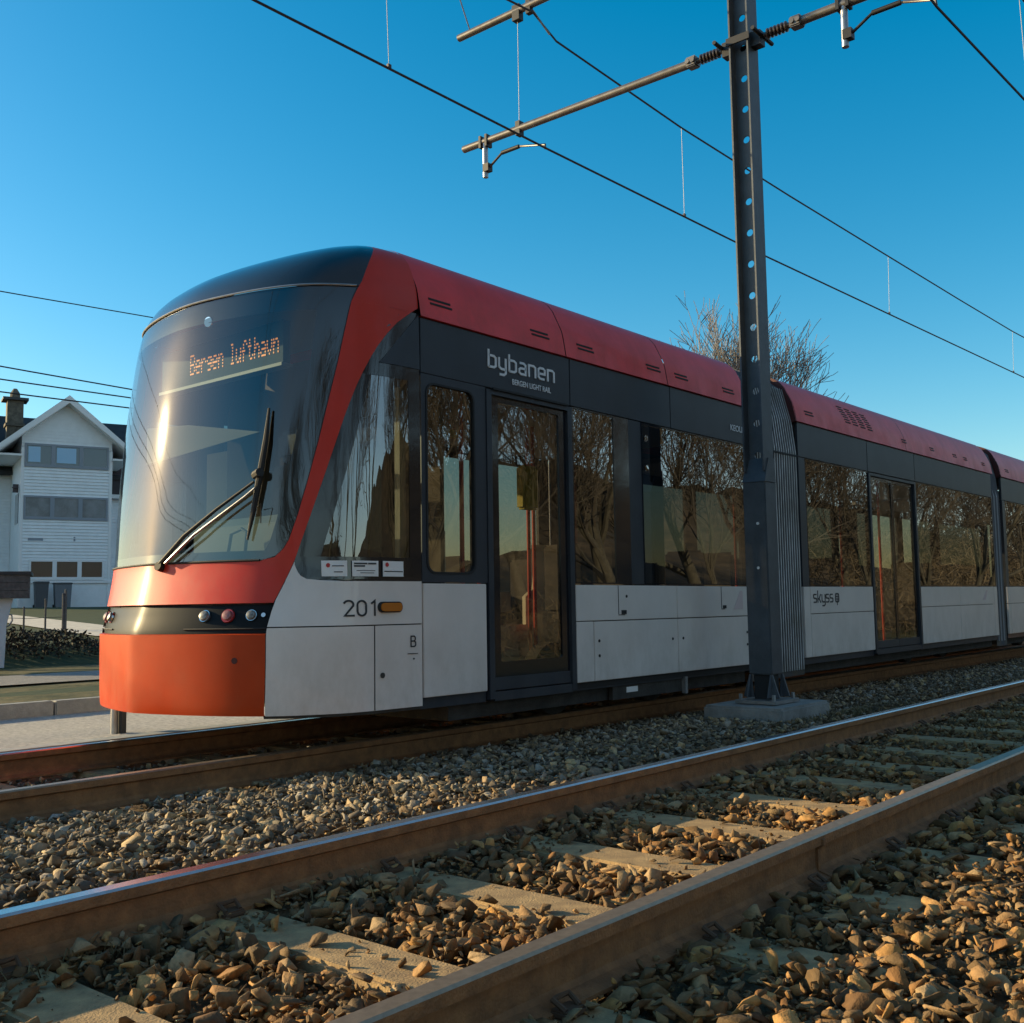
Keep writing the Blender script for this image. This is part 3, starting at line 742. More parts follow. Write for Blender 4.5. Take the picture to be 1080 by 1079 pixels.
MB().box(6.0, 6.35, 5.9, 5.96, 2.3, 2.36).build('ceiling_lamp', mat('pale_lamp', (.8, .75, .4), .5), P1)
for x in (7.3, 8.0, 8.7, 9.3):
    for y in (5.35, 7.35): seat_row(x, y, P1, 1 if x < 8.3 else -1)

# bellows
def bellows(x0, x1, n, parent, m_):
    mb = MB()
    prof = [(YS + .015, .12), (YS + .015, 2.55), (YS + .055, 2.9), (YS + .15, 3.27), (YS + .34, 3.43), (YC, 3.48)]
    prof2 = prof + [(2 * YC - a, b) for a, b in prof[::-1][1:]]
    rows = []
    for i in range(2 * n + 1):
        x = x0 + (x1 - x0) * i / (2 * n); d = 0 if i % 2 else .045
        rows.append([(x, YC + (a - YC) * (1 - d / 1.3), b - (d if b > 3 else 0)) for a, b in prof2])
    k_ = len(prof2); mb.add([v for q in rows for v in q], [(i * k_ + k, i * k_ + k + 1, (i + 1) * k_ + k + 1, (i + 1) * k_ + k) for i in range(len(rows) - 1) for k in range(k_ - 1)])
    return mb.build('bellows', m_, parent)
bl = bellows(9.80, 10.955, 20, P1, BELLOW)
rb = MB()
for i in range(20):
    x = 9.80 + 1.13 * (2 * i + 1) / 40
    rb.tube([(x, YS + .010, .18), (x, YS + .010, 2.55), (x, YS + .05, 2.9), (x, YS + .145, 3.275)], .008, 6)
rb.build('bellows_rib', mat('rib_silver', (.60, .62, .66), .42, metal=.3, col2=(.25, .24, .22), nscale=1.2), bl)
MB().box(9.82, 10.94, YS - .004, YS + .004, 2.50, 2.52).build('bellows_cord', RUBBER, bl)

# second section
X2a, X2b = 10.95, 18.14
MB().box(X2a, 12.94, YS + .031, YS + .045, .27, 1.075).box(14.62, X2b, YS + .031, YS + .045, .27, 1.075).box(X2a, X2b, YS + .031, YS + .045, 2.5, 2.92).build('panel_backing', RUBBER, P1)
wpanel(10.96, 11.115, .30, 1.072, P1)
for a, b in ((11.122, 12.93),):
    wpanel(a, b, .775, 1.072, P1); wpanel(a, b, .30, .768, P1)
for a, b in ((14.63, 16.255), (16.262, 17.95)):
    wpanel(a, b, .80, 1.072, P1); wpanel(a, b, .30, .793, P1)
wpanel(17.957, 18.13, .30, 1.072, P1)
MB().prism([(17.35, .87), (17.5, .87), (17.62, 1.02), (17.55, 1.02)], 1, YS - .003, YS + .002).build('faded_emblem', mat('faded_pink_print', (.6, .5, .5), .5), P1)
MB().box(X2a, 12.95, YS + .03, YS + .06, .225, .30).box(14.6, X2b, YS + .03, YS + .06, .225, .30).build('skirt', DARK, P1)
for a, b in ((10.96, 12.94), (12.95, 14.61), (14.62, 18.13)):
    MB().box(a, b, YS + .006, YS + .03, 2.515, 2.898, ch=.003).build('fascia_panel', DARK, P1)
MB().box(10.96, 11.12, YS + .006, YS + .05, 1.08, 2.508).build('window_pillar', DARK, P1)
window(11.125, 12.94, 1.082, 2.508, P1, .012, .012, .01)
door(12.95, 14.61, 2, P1, gz0=.40)
window(14.62, 18.13, 1.082, 2.508, P1, .012, .012, .01)
for a, b in ((10.90, 14.3), (14.312, 18.2)):
    roof_section(a, b).build('roof_cove', ROOFRED, P1, 45)
# end cheek of the second roof cove, seen above the bellows
pr = cove_profile(); pts = [(YS + o_, z) for z, o_ in pr] + [(YS + o_ + .085, z - .02) for z, o_ in pr[::-1]]
MB().prism(pts, 0, 10.90, 10.93).build('cove_end', mat('dark_red', (.07, .008, .006), .6), P1)
MB().box(10.95, 18.1, YS + .05, YS + .09, 2.88, 3.12).build('cove_backing', RUBBER, P1)
vent(11.18, 3.05, .22, P1)
for k in range(4): vent(12.28 + .23 * k, 3.26 - .005 * k, .15, P1, rows=7)
for x in (14.2, 15.3, 16.3, 16.8, 17.7): vent(x, 3.05, .16, P1)
shell(10.95, 18.14, P1); far_side(10.95, 18.14, P1, [(11.2, 12.9), (13.2, 14.5), (14.9, 16.4), (16.6, 17.9)])
bogie(16.2, P1)
for x in (11.6, 12.4, 15.2, 15.9, 16.6, 17.3):
    for y in (5.35, 7.35): seat_row(x, y, P1, 1 if x < 16 else -1)
for x, y in ((13.1, 5.5), (14.4, 5.5), (14.9, 6.9), (12.9, 6.9)):
    MB().tube([(x, y, .36), (x, y, 2.62)], .018, 10).build('grab_pole', REDPOLE, P1, 40)
MB().box(14.65, 15.2, 6.2, 6.24, .36, 1.5).build('partition', CREAM, P1)
# small provider lettering
pa = []; xx = 0
for fn in (L_s, L_k, L_y, L_s, L_s):
    pa += fn(xx); xx += .66
strokes(pa, (11.20, .895), .095, .016, YS - .004, YS + .001, sx=1.75).build('network_lettering', INK, P1)
ring_prism(rrect(11.78, 11.89, .89, 1.0, .03), rrect(11.80, 11.87, .905, .985, .02), 1, YS - .004, YS + .001).build('network_emblem', INK, P1)
MB().box(11.80, 11.87, YS - .003, YS + .001, .925, .935).box(11.80, 11.87, YS - .003, YS + .001, .955, .965).box(11.83, 11.84, YS - .004, YS + .001, .86, .985).build('network_emblem_mark', INK, P1)

bl2 = bellows(18.18, 18.66, 3, P1, BELLOW)
MB().box(18.2, 18.62, YS + .03, YS + .046, .2, 2.55).build('gangway_panel', mat('gangway_grey', (.24, .25, .27), .5), bl2)
MB().prism([(YS + .03, 2.55), (YS + .10, 2.86), (YS + .28, 3.3), (YS + .30, 3.29), (YS + .12, 2.85), (YS + .046, 2.55)], 0, 18.2, 18.62).build('gangway_hood', mat('gangway_grey', (.24, .25, .27), .5), bl2)
# third section
X3a, X3b = 18.70, 27.0
MB().box(X3a, X3b, YS + .031, YS + .045, .27, 1.075).box(X3a, X3b, YS + .031, YS + .045, 2.5, 2.92).build('panel_backing', RUBBER, P1)
for a, b in ((18.71, 18.86), (18.867, 21.0), (21.007, 23.0), (23.007, 26.99)):
    wpanel(a, b, .80, 1.072, P1); wpanel(a, b, .30, .793, P1)
MB().box(X3a, X3b, YS + .006, YS + .03, 2.515, 2.898, ch=.003).build('fascia_panel', DARK, P1)
MB().box(18.71, 18.86, YS + .006, YS + .05, 1.08, 2.508).build('window_pillar', DARK, P1)
window(18.865, 23.0, 1.082, 2.508, P1, .012, .012, .01); window(23.01, 26.99, 1.082, 2.508, P1, .012, .012, .01)
roof_section(18.66, X3b).build('roof_cove', ROOFRED, P1, 45)
pts = [(YS + o_, z) for z, o_ in pr] + [(YS + o_ + .085, z - .02) for z, o_ in pr[::-1]]
MB().prism(pts, 0, 18.66, 18.69).build('cove_end', MATS['dark_red'], P1)
vent(19.0, 3.05, .2, P1)
MB().box(X3a, X3b, YS + .05, YS + .09, 2.88, 3.12).build('cove_backing', RUBBER, P1)
MB().box(X3a, X3b, YS + .03, YS + .06, .225, .30).build('skirt', DARK, P1)
shell(X3a, X3b, P1); far_side(X3a, X3b, P1, [(19, 21), (21.3, 23), (23.5, 26.5)])
MB().box(X3b - .04, X3b, YS + .1, 2 * YC - YS - .1, .36, 3.4).build('rear_wall', DARK, P1)
bogie(22.0, P1)
bpy.data.objects.remove(car1)
LIFT[0] = False

# ------------------------------------------------------------------ TRACKS
RY = (1.857, 3.357, 5.625, 7.125)
def rail(y, lab, top):
    hw = .036
    pr = [(-.07, -.172), (.07, -.172), (.07, -.160), (.02, -.145), (.009, -.13), (.009, -.055), (hw, -.042), (hw, -.008), (hw - .008, 0), (-hw + .008, 0), (-hw, -.008), (-hw, -.042), (-.009, -.055), (-.009, -.13), (-.02, -.145), (-.07, -.160)]
    n = len(pr); xs = [-30, 90]
    vs = [(x, y + a, b) for x in xs for a, b in pr]
    mb = MB()
    for k in range(n):
        mb.add([vs[k], vs[(k + 1) % n], vs[n + (k + 1) % n], vs[n + k]], [(0, 1, 2, 3)], 1 if k in (7, 8, 9) else 0)
    mb.add(vs[:n], [tuple(range(n))]); mb.add(vs[n:], [tuple(range(n))])
    return tag(mb.build('rail', [RUST, top]), lab, 'rail', 'tram rails')
rail(RY[0], 'rusty brown rail nearest the camera, crossing the bottom right corner', RAILDULL)
wl_ = None
for x_ in (4.02, 11.6):
    tag(MB().prism([(-.045, -.02), (-.045, -.042), (-.02, -.06), (-.02, -.14), (-.072, -.155), (-.072, -.172), (.072, -.172), (.072, -.155), (.02, -.14), (.02, -.06), (.045, -.042), (.045, -.02)], 0, x_, x_ + .022).build('rail_weld', RUST, bpy.data.objects['rail']), None)
for o_ in [q for q in bpy.data.objects if q.name.startswith('rail_weld')]: o_.location = (0, 1.857, 0)
tag(MB().tube([(3.98, 1.12, -.085), (4.12, 1.05, -.075), (4.28, 1.03, -.08)], .004, 6).build('twig', mat('dry_twig', (.30, .18, .09), .8)), 'thin dry twig lying on the stones at the bottom right', 'twig')
rail(RY[1], 'rail with a polished blue shining top, second from the camera', RAILTOP)
rail(RY[2], 'dark rusty rail along the near side under the tram', RAILDULL)
rail(RY[3], 'rail farthest from the camera, under the tram beside the road', RAILTOP)
# rail clips, half buried
CLIPM = mat('rusty_clip', (.10, .055, .03), .75)
near_rails = [q for q in bpy.data.objects if q.name.startswith('rail') and 'weld' not in q.name][:2]
cp = MB().box(-.045, .045, .052, .115, -.172, -.150, ch=.006).tube([(-.03, .10, -.15), (-.035, .06, -.128), (0, .045, -.135), (.035, .06, -.128), (.03, .10, -.15)], .008, 6).build('rail_clip', CLIPM, None, 40)
fst = True
for ri, rl in enumerate(near_rails):
    for k in range(-1, 14):
        for sd in (1, -1):
            c_ = cp if fst else cp.copy()
            if not fst: COL.objects.link(c_)
            fst = False
            c_.parent = rl; c_.location = (2.31 + .785 * k, RY[ri], 0); c_.rotation_euler = (0, 0, 0 if sd > 0 else math.pi)
# sleepers
def sleeper_mesh():
    mb = MB(); w0, w1, L = .14, .118, 1.25
    bm = bmesh.new(); bmesh.ops.create_cube(bm, size=1)
    for v in bm.verts:
        zt = v.co.z > 0
        v.co = Vector((v.co.x * 2 * (w1 if zt else w0), v.co.y * 2 * (L - (.02 if zt else 0)), 0 if zt else -.16))
    bmesh.ops.bevel(bm, geom=list(bm.edges), offset=.012, segments=2, affect='EDGES')
    mb.addbm(bm); return mb
proto = sleeper_mesh().build('sleeper', SLEEPER, None, 40)
first = True
for tr, yc, zt in ((0, 2.607, -.172), (1, 6.375, -.178)):
    for k in range(-3, 38):
        x = 2.31 + .785 * k
        if tr == 1 and k > 14: break
        o = proto if first else proto.copy()
        if not first: COL.objects.link(o)
        first = False
        o.location = (x, yc, zt); o.rotation_euler = (0, 0, random.uniform(-.006, .006))
        tag(o, 'tan concrete sleeper across the near track in the ballast' if tr == 0 else 'concrete sleeper under the far track where the tram stands', 'sleeper', 'sleepers of the near track' if tr == 0 else 'sleepers of the far track')

# ------------------------------------------------------------------ GROUND
def terr(x, y):
    """height of the land beyond the road"""
    if y < 16.6: h = .08
    elif y < 18.0: h = .08 + .32 * (y - 16.6) / 1.4
    else: h = .40 + min(1, (y - 18) / 30) * .82
    return h
def sheet(name, x0, x1, y0, y1, nx, ny, hf, m_, kind='structure', label=None):
    mb = MB(); vs = []
    for i in range(nx + 1):
        for j in range(ny + 1):
            x = x0 + (x1 - x0) * i / nx; y = y0 + (y1 - y0) * j / ny; vs.append((x, y, hf(x, y)))
    mb.add(vs, [(i * (ny + 1) + j, (i + 1) * (ny + 1) + j, (i + 1) * (ny + 1) + j + 1, i * (ny + 1) + j + 1) for i in range(nx) for j in range(ny)])
    return tag(mb.build(name, m_, None, 60), label or name.replace('_', ' '), kind=kind)
def soil_mat(name, cols, sc, bump=.5):
    m_ = bpy.data.materials.new(name); m_.use_nodes = True; n = m_.node_tree; b = n.nodes['Principled BSDF']
    b.inputs['Roughness'].default_value = .95; b.inputs['Specular IOR Level'].default_value = .2
    tc = n.nodes.new('ShaderNodeTexCoord'); t = n.nodes.new('ShaderNodeTexNoise'); t.inputs['Scale'].default_value = sc; t.inputs['Detail'].default_value = 8; t.inputs['Roughness'].default_value = .7
    cr = n.nodes.new('ShaderNodeValToRGB'); el = cr.color_ramp.elements
    el[0].position = .3; el[0].color = (*cols[0], 1); el[1].position = .7; el[1].color = (*cols[-1], 1)
    if len(cols) > 2:
        e = el.new(.5); e.color = (*cols[1], 1)
    n.links.new(tc.outputs['Object'], t.inputs['Vector']); n.links.new(t.outputs['Fac'], cr.inputs['Fac']); n.links.new(cr.outputs['Color'], b.inputs['Base Color'])
    t2 = n.nodes.new('ShaderNodeTexNoise'); t2.inputs['Scale'].default_value = sc * 6; t2.inputs['Detail'].default_value = 6
    bp = n.nodes.new('ShaderNodeBump'); bp.inputs['Strength'].default_value = bump; bp.inputs['Distance'].default_value = .05
    n.links.new(tc.outputs['Object'], t2.inputs['Vector']); n.links.new(t2.outputs['Fac'], bp.inputs['Height']); n.links.new(bp.outputs['Normal'], b.inputs['Normal'])
    return m_
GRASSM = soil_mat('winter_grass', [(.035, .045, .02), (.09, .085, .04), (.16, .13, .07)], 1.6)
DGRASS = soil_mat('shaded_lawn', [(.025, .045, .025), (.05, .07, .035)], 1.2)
BEDM = soil_mat('ballast_dust', [(.05, .035, .02), (.12, .082, .045), (.18, .125, .07)], 14)
ASPH = soil_mat('asphalt', [(.24, .23, .22), (.42, .40, .38), (.60, .57, .53)], 22, .6)
PATHM = soil_mat('path_gravel', [(.20, .19, .18), (.30, .28, .26)], 12, .3)
WOODH = soil_mat('wooded_slope', [(.02, .018, .012), (.055, .042, .026), (.10, .072, .042)], .5, .8)
KERBM = mat('kerb_stone', (.34, .34, .33), .8, noise=.25, nscale=9, bump=.3)

sheet('ground', -700, 900, -700, 900, 40, 40, lambda x, y: -.75, GRASSM)
# land beyond the road
ys_l = [10.04, 12, 14, 16.6, 17.2, 18, 22, 30, 40, 48, 60, 90, 150, 400]
mb = MB(); xs_l = list(np.linspace(-60, 120, 37)); 
vs = [(x, y, terr(x, y)) for x in xs_l for y in ys_l]; ny = len(ys_l)
mb.add(vs, [(i * ny + j, (i + 1) * ny + j, (i + 1) * ny + j + 1, i * ny + j + 1) for i in range(len(xs_l) - 1) for j in range(ny - 1)])
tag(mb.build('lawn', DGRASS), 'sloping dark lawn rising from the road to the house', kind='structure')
sheet('verge', -60, 120, 10.04, 16.6, 40, 6, lambda x, y: .085 + .01 * math.sin(x * 1.7 + y), GRASSM)
sheet('footpath', -60, 120, 12.3, 14.2, 40, 1, lambda x, y: .105, PATHM)
sheet('road', -60, 120, 7.62, 9.9, 60, 2, lambda x, y: -.05, ASPH)
mb = MB()
x = -60
while x < 120:
    mb.box(x, x + .985, 9.9, 10.04, -.10, .085 + random.uniform(-.002, .002), ch=.012); x += 1.0
tag(mb.build('kerb', KERBM), 'grey kerb stones along the road', kind='structure')
mb = MB(); mb.box(-60, 120, 7.46, 7.62, -.25, -.03)
tag(mb.build('road_edge', KERBM), 'concrete edge between road and far track', kind='structure')
# ballast bed under stones
def bed(x, y):
    pts = [(-3, -.75), (-1.2, -.45), (.4, -.225), (1.3, -.180), (1.75, -.178), (2.2, -.195), (2.6, -.205), (3.0, -.195), (3.3, -.165), (3.7, -.135), (4.5, -.12), (5.3, -.16), (5.6, -.20), (6.4, -.23), (7.1, -.21), (7.46, -.2)]
    return float(np.interp(y, [a for a, _ in pts], [b for _, b in pts])) 
ybed = [-3, -1.2, -.4, .4, .9, 1.3, 1.75, 2.2, 2.6, 3.0, 3.3, 3.7, 4.1, 4.5, 4.9, 5.3, 5.6, 6.0, 6.4, 6.8, 7.1, 7.46]
mb = MB(); xb = list(np.linspace(-30, 90, 121)); ny = len(ybed)
mb.add([(x, y, bed(x, y) - .025) for x in xb for y in ybed], [(i * ny + j, (i + 1) * ny + j, (i + 1) * ny + j + 1, i * ny + j + 1) for i in range(len(xb) - 1) for j in range(ny - 1)])
tag(mb.build('ballast_bed', BEDM, None, 60), 'dusty ballast bed below the stones', kind='structure')

# stones
def rock_variant(seed):
    rr = np.random.default_rng(seed); bm = bmesh.new()
    n = int(rr.integers(8, 13)); sc = np.array([1, rr.uniform(.55, .95), rr.uniform(.30, .58)])
    for _ in range(n):
        d = rr.normal(size=3); d /= np.linalg.norm(d); bm.verts.new(d * sc * rr.uniform(.75, 1.05))
    res = bmesh.ops.convex_hull(bm, input=bm.verts)
    dl = [e for e in res['geom_interior'] if isinstance(e, bmesh.types.BMVert)]
    if dl: bmesh.ops.delete(bm, geom=dl, context='VERTS')
    bmesh.ops.dissolve_limit(bm, angle_limit=math.radians(14), verts=bm.verts, edges=bm.edges)
    bmesh.ops.bevel(bm, geom=list(bm.edges), offset=.035, segments=1, affect='EDGES', clamp_overlap=True)
    bmesh.ops.triangulate(bm, faces=bm.faces)
    bm.verts.index_update()
    v = np.array([q.co[:] for q in bm.verts]); fc = np.array([[a.index for a in q.verts] for q in bm.faces]); bm.free()
    return v, fc
ROCKS = [rock_variant(100 + i) for i in range(16)]
def scatter(name, label, pts, sizes, material, seed=1, flat=.0):
    rr = np.random.default_rng(seed); N = len(pts); VV = []; FF = []; CI = []; base = 0
    vi = rr.integers(0, len(ROCKS), N)
    for k in range(len(ROCKS)):
        idx = np.where(vi == k)[0]
        if len(idx) == 0: continue
        v, fc = ROCKS[k]; m_ = len(idx)
        # random rotations (quaternion)
        q = rr.normal(size=(m_, 4)); q[:, 1:3] *= .28; q /= np.linalg.norm(q, axis=1)[:, None]
        w_, x_, y_, z_ = q.T
        Rm = np.stack([np.stack([1 - 2 * (y_ * y_ + z_ * z_), 2 * (x_ * y_ - z_ * w_), 2 * (x_ * z_ + y_ * w_)], -1), np.stack([2 * (x_ * y_ + z_ * w_), 1 - 2 * (x_ * x_ + z_ * z_), 2 * (y_ * z_ - x_ * w_)], -1), np.stack([2 * (x_ * z_ - y_ * w_), 2 * (y_ * z_ + x_ * w_), 1 - 2 * (x_ * x_ + y_ * y_)], -1)], 1)
        P_ = np.einsum('nij,vj->nvi', Rm, v) * sizes[idx][:, None, None] + pts[idx][:, None, :]
        VV.append(P_.reshape(-1, 3)); FF.append((fc[None] + (np.arange(m_) * len(v))[:, None, None]).reshape(-1, 3) + base)
        CI.append(np.repeat(rr.random(m_), len(v))); base += m_ * len(v)
    V = np.concatenate(VV); F = np.concatenate(FF); C_ = np.concatenate(CI)
    me = bpy.data.meshes.new(name); me.vertices.add(len(V)); me.vertices.foreach_set('co', V.ravel())
    me.loops.add(F.size); me.polygons.add(len(F)); me.loops.foreach_set('vertex_index', F.ravel().astype(np.int32))
    me.polygons.foreach_set('loop_start', np.arange(0, F.size, 3, dtype=np.int32)); me.polygons.foreach_set('loop_total', np.full(len(F), 3, dtype=np.int32))
    me.update(calc_edges=True)
    at = me.attributes.new('stone_tone', 'FLOAT', 'POINT'); at.data.foreach_set('value', C_.astype(np.float32))
    me.materials.append(material)
    o_ = bpy.data.objects.new(name, me); COL.objects.link(o_)
    return tag(o_, label, kind='stuff')
def stone_mat():
    m_ = bpy.data.materials.new('ballast_stone'); m_.use_nodes = True; n = m_.node_tree; b = n.nodes['Principled BSDF']
    b.inputs['Roughness'].default_value = .78; b.inputs['Specular IOR Level'].default_value = .35
    at = n.nodes.new('ShaderNodeAttribute'); at.attribute_name = 'stone_tone'
    cr = n.nodes.new('ShaderNodeValToRGB'); cr.color_ramp.interpolation = 'LINEAR'; el = cr.color_ramp.elements
    el[0].position = 0; el[0].color = (.10, .085, .06, 1); el[1].position = 1; el[1].color = (.46, .35, .21, 1)
    for p_, c_ in ((.25, (.20, .16, .11)), (.40, (.10, .085, .07)), (.5, (.16, .105, .058)), (.6, (.29, .20, .11)), (.72, (.36, .34, .30)), (.82, (.22, .19, .15)), (.9, (.44, .32, .17))):
        e = el.new(p_); e.color = (*c_, 1)
    tc = n.nodes.new('ShaderNodeTexCoord'); t = n.nodes.new('ShaderNodeTexNoise'); t.inputs['Scale'].default_value = 45; t.inputs['Detail'].default_value = 6
    mx = n.nodes.new('ShaderNodeMixRGB'); mx.blend_type = 'MULTIPLY'; mx.inputs[0].default_value = .55
    n.links.new(at.outputs['Fac'], cr.inputs['Fac']); n.links.new(tc.outputs['Object'], t.inputs['Vector'])
    r2 = n.nodes.new('ShaderNodeValToRGB'); r2.color_ramp.elements[0].position = .35; r2.color_ramp.elements[0].color = (.5, .45, .4, 1); r2.color_ramp.elements[1].position = .65; r2.color_ramp.elements[1].color = (1.15, 1.1, 1.05, 1)
    n.links.new(t.outputs['Fac'], r2.inputs['Fac']); n.links.new(cr.outputs['Color'], mx.inputs[1]); n.links.new(r2.outputs['Color'], mx.inputs[2])
    # rust brown over the near track, deepened to put ground shade into the colour
    sx_ = n.nodes.new('ShaderNodeSeparateXYZ'); n.links.new(tc.outputs['Object'], sx_.inputs[0])
    mr = n.nodes.new('ShaderNodeMapRange'); mr.inputs['From Min'].default_value = 4.1; mr.inputs['From Max'].default_value = 3.0; mr.inputs['To Min'].default_value = 0.; mr.inputs['To Max'].default_value = .85
    n.links.new(sx_.outputs['Y'], mr.inputs['Value'])
    m2 = n.nodes.new('ShaderNodeMixRGB'); m2.blend_type = 'MULTIPLY'; m2.inputs[2].default_value = (1.0, .69, .34, 1)
    n.links.new(mr.outputs[0], m2.inputs[0]); n.links.new(mx.outputs[0], m2.inputs[1]); n.links.new(m2.outputs[0], b.inputs['Base Color'])
    t2 = n.nodes.new('ShaderNodeTexNoise'); t2.inputs['Scale'].default_value = 130; t2.inputs['Detail'].default_value = 4
    bp = n.nodes.new('ShaderNodeBump'); bp.inputs['Strength'].default_value = .5; bp.inputs['Distance'].default_value = .006
    n.links.new(tc.outputs['Object'], t2.inputs['Vector']); n.links.new(t2.outputs['Fac'], bp.inputs['Height']); n.links.new(bp.outputs['Normal'], b.inputs['Normal'])
    return m_
STONE = stone_mat()
def in_sleeper(x, y, near):
    k = np.round((x - 2.31) / .785); dx = np.abs(x - (2.31 + .785 * k))
    yc = 2.607 if near else 6.375
    return (dx < .15) & (np.abs(y - yc) < 1.24)
def make_stones(name, label, x0, x1, y0, y1, dens, smin, smax, seed, layer=0.0, power=1.6, clear=.75):
    rr = np.random.default_rng(seed); N = int((x1 - x0) * (y1 - y0) * dens)
    # more stones near the camera end when power > 1
    x = x0 + (x1 - x0) * rr.random(N) ** power; y = y0 + (y1 - y0) * rr.random(N)
    s_ = smin + (smax - smin) * rr.random(N) ** 2.9
    z = np.array([bed(0, q) for q in np.linspace(y0, y1, 200)]); zz = np.interp(y, np.linspace(y0, y1, 200), z)
    zz = zz + layer * rr.random(N) - s_ * .15
    ins = in_sleeper(x, y, True) | in_sleeper(x, y, False)
    keep = np.ones(N, bool)
    endz = np.minimum(np.abs(y - RY[0]), np.abs(y - RY[1])) < .36
    keep &= ~(ins & (rr.random(N) < np.where(endz, clear - .42, clear)))
    zz = np.where(ins, -.172 + s_ * .28, zz); s_ = np.where(ins, s_ * .7, s_)
    for ry in RY: keep &= np.abs(y - ry) > (.048 + s_ * .55)
    keep &= ~((x > 8.36) & (x < 9.38) & (y > 4.08) & (y < 4.88) & (rr.random(N) < .995))
    pts = np.stack([x, y, zz], 1)[keep]
    return scatter(name, label, pts, s_[keep], STONE, seed)
make_stones('ballast', 'brown and grey ballast stones between and beside the near rails', 0.8, 7.5, -.3, 3.5, 900, .016, .076, 5, .05, 1.15, .94)
make_stones('ballast', 'small ballast chips filling the gaps between the near stones', 0.9, 5.5, -.2, 3.4, 900, .009, .024, 25, .015, 1.0, .97)
make_stones('ballast', 'grey and tan ballast stones between the two tracks', 1.0, 8.5, 3.3, 5.75, 950, .014, .060, 6, .05, 1.1, .9)
make_stones('ballast', 'ballast stones along the near track farther on', 7.5, 16, 0.3, 5.75, 420, .02, .05, 12, .04, 1.15, .8)
make_stones('ballast', 'ballast stones farther along the tracks', 16, 36, 0.3, 5.7, 120, .03, .05, 8, .03, 1.4, .6)
make_stones('ballast', 'dark ballast under the tram', 1.0, 14, 5.6, 7.46, 300, .018, .045, 9, .03, 1.2, .8)

# ------------------------------------------------------------------ MAST AND OVERHEAD LINES
MX, MY = 8.83, 4.46
mast = empty('catenary_mast', 'dark grey steel mast with round holes standing between the two tracks', 'mast', loc=(MX, MY, .03))
def mbuild(mb, name, m_, parent=mast, **k):
    o_ = mb.build(name, m_, parent, **k)
    if parent is mast: o_.matrix_parent_inverse = Matrix.Translation((-MX, -MY, -.03))
    return o_
d = .10; e = .10
# flanges face the tracks, web between with real round holes
mb = MB()
for s_ in (-1, 1):
    y_ = MY + s_ * e; mb.box(MX - d, MX + d, min(y_, y_ - s_ * .016), max(y_, y_ - s_ * .016), 2.1, 8.4)
mbuild(mb, 'flange', POLE)
mb = MB(); zz = 2.1; pitch = .30; wy = e - .016; hr = .034
while zz < 8.39:
    z1 = min(zz + pitch, 8.4); cz = zz + pitch / 2; n = 16
    circ = [(MY + hr * math.cos(2 * math.pi * k / n), cz + hr * math.sin(2 * math.pi * k / n)) for k in range(n)]
    sq = []
    for k in range(n):
        a = 2 * math.pi * k / n; c_, s_ = math.cos(a), math.sin(a); q = max(abs(c_), abs(s_)); sq.append((MY + wy * c_ / q, cz + (pitch / 2) * s_ / q))
    rp = ring_prism(sq, circ, 0, MX - .006, MX + .006); mb.add(rp.v, rp.f); zz += pitch
mbuild(mb, 'web', POLE)
mb = MB().box(MX - d, MX + d, MY - e - .0, MY + e, .06, 2.08)
mb2 = MB()
bx = MB(); bx.add([(MX - d, MY - e, 1.75), (MX + d, MY - e, 1.75), (MX + d, MY + e, 1.75), (MX - d, MY + e, 1.75)], [])
mbuild(MB().box(MX - d - .012, MX + d + .012, MY - e - .012, MY + e + .012, .27, 2.0, ch=.01).prism([(MX - d - .012, 2.0), (MX + d + .012, 2.0), (MX + d, 2.22), (MX - .02, 2.22)], 1, MY - e - .011, MY + e + .011), 'mast_casing', POLE)
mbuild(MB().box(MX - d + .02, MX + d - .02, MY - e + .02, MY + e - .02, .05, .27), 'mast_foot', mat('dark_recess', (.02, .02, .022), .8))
for sx_ in (-1, 1):
    for sy_ in (-1, 1):
        mbuild(MB().prism([(MX + sx_ * (d - .0), .27), (MX + sx_ * (d + .012), .27), (MX + sx_ * (d + .085), .07), (MX + sx_ * (d - .04), .07)], 1, MY + sy_ * e - .008, MY + sy_ * e + .008), 'gusset', POLE)
        mbuild(MB().prism([(MY + sy_ * e, .27), (MY + sy_ * (e + .012), .27), (MY + sy_ * (e + .075), .07), (MY + sy_ * (e - .03), .07)], 0, MX + sx_ * d - .008, MX + sx_ * d + .008), 'gusset', POLE)
        mbuild(MB().disc((MX + sx_ * .19, MY + sy_ * .16, .05), (0, 0, 1), .018, .05, 6), 'anchor_bolt', GALV)
mbuild(MB().box(MX - .23, MX + .23, MY - .2, MY + .2, .02, .05), 'base_plate', GALV)
mbuild(MB().tube([(MX - .05, MY - e - .013, .85), (MX + .04, MY - e - .013, .85)], .0), 'cable_tag', PAPER) if False else None
mbuild(MB().disc((MX - d - .012, MY - .03, 1.62), (-1, 0, 0), .013, .01, 10), 'bolt', PAPER); mbuild(MB().disc((MX - d - .012, MY - .02, 1.22), (-1, 0, 0), .013, .01, 10), 'bolt', PAPER)
ft = MB().box(8.38, 9.36, 4.10, 4.86, -.25, .012, ch=.02)
tag(ft.build('footing', CONC, None, 40), 'grey concrete footing slab carrying the catenary mast', 'footing')
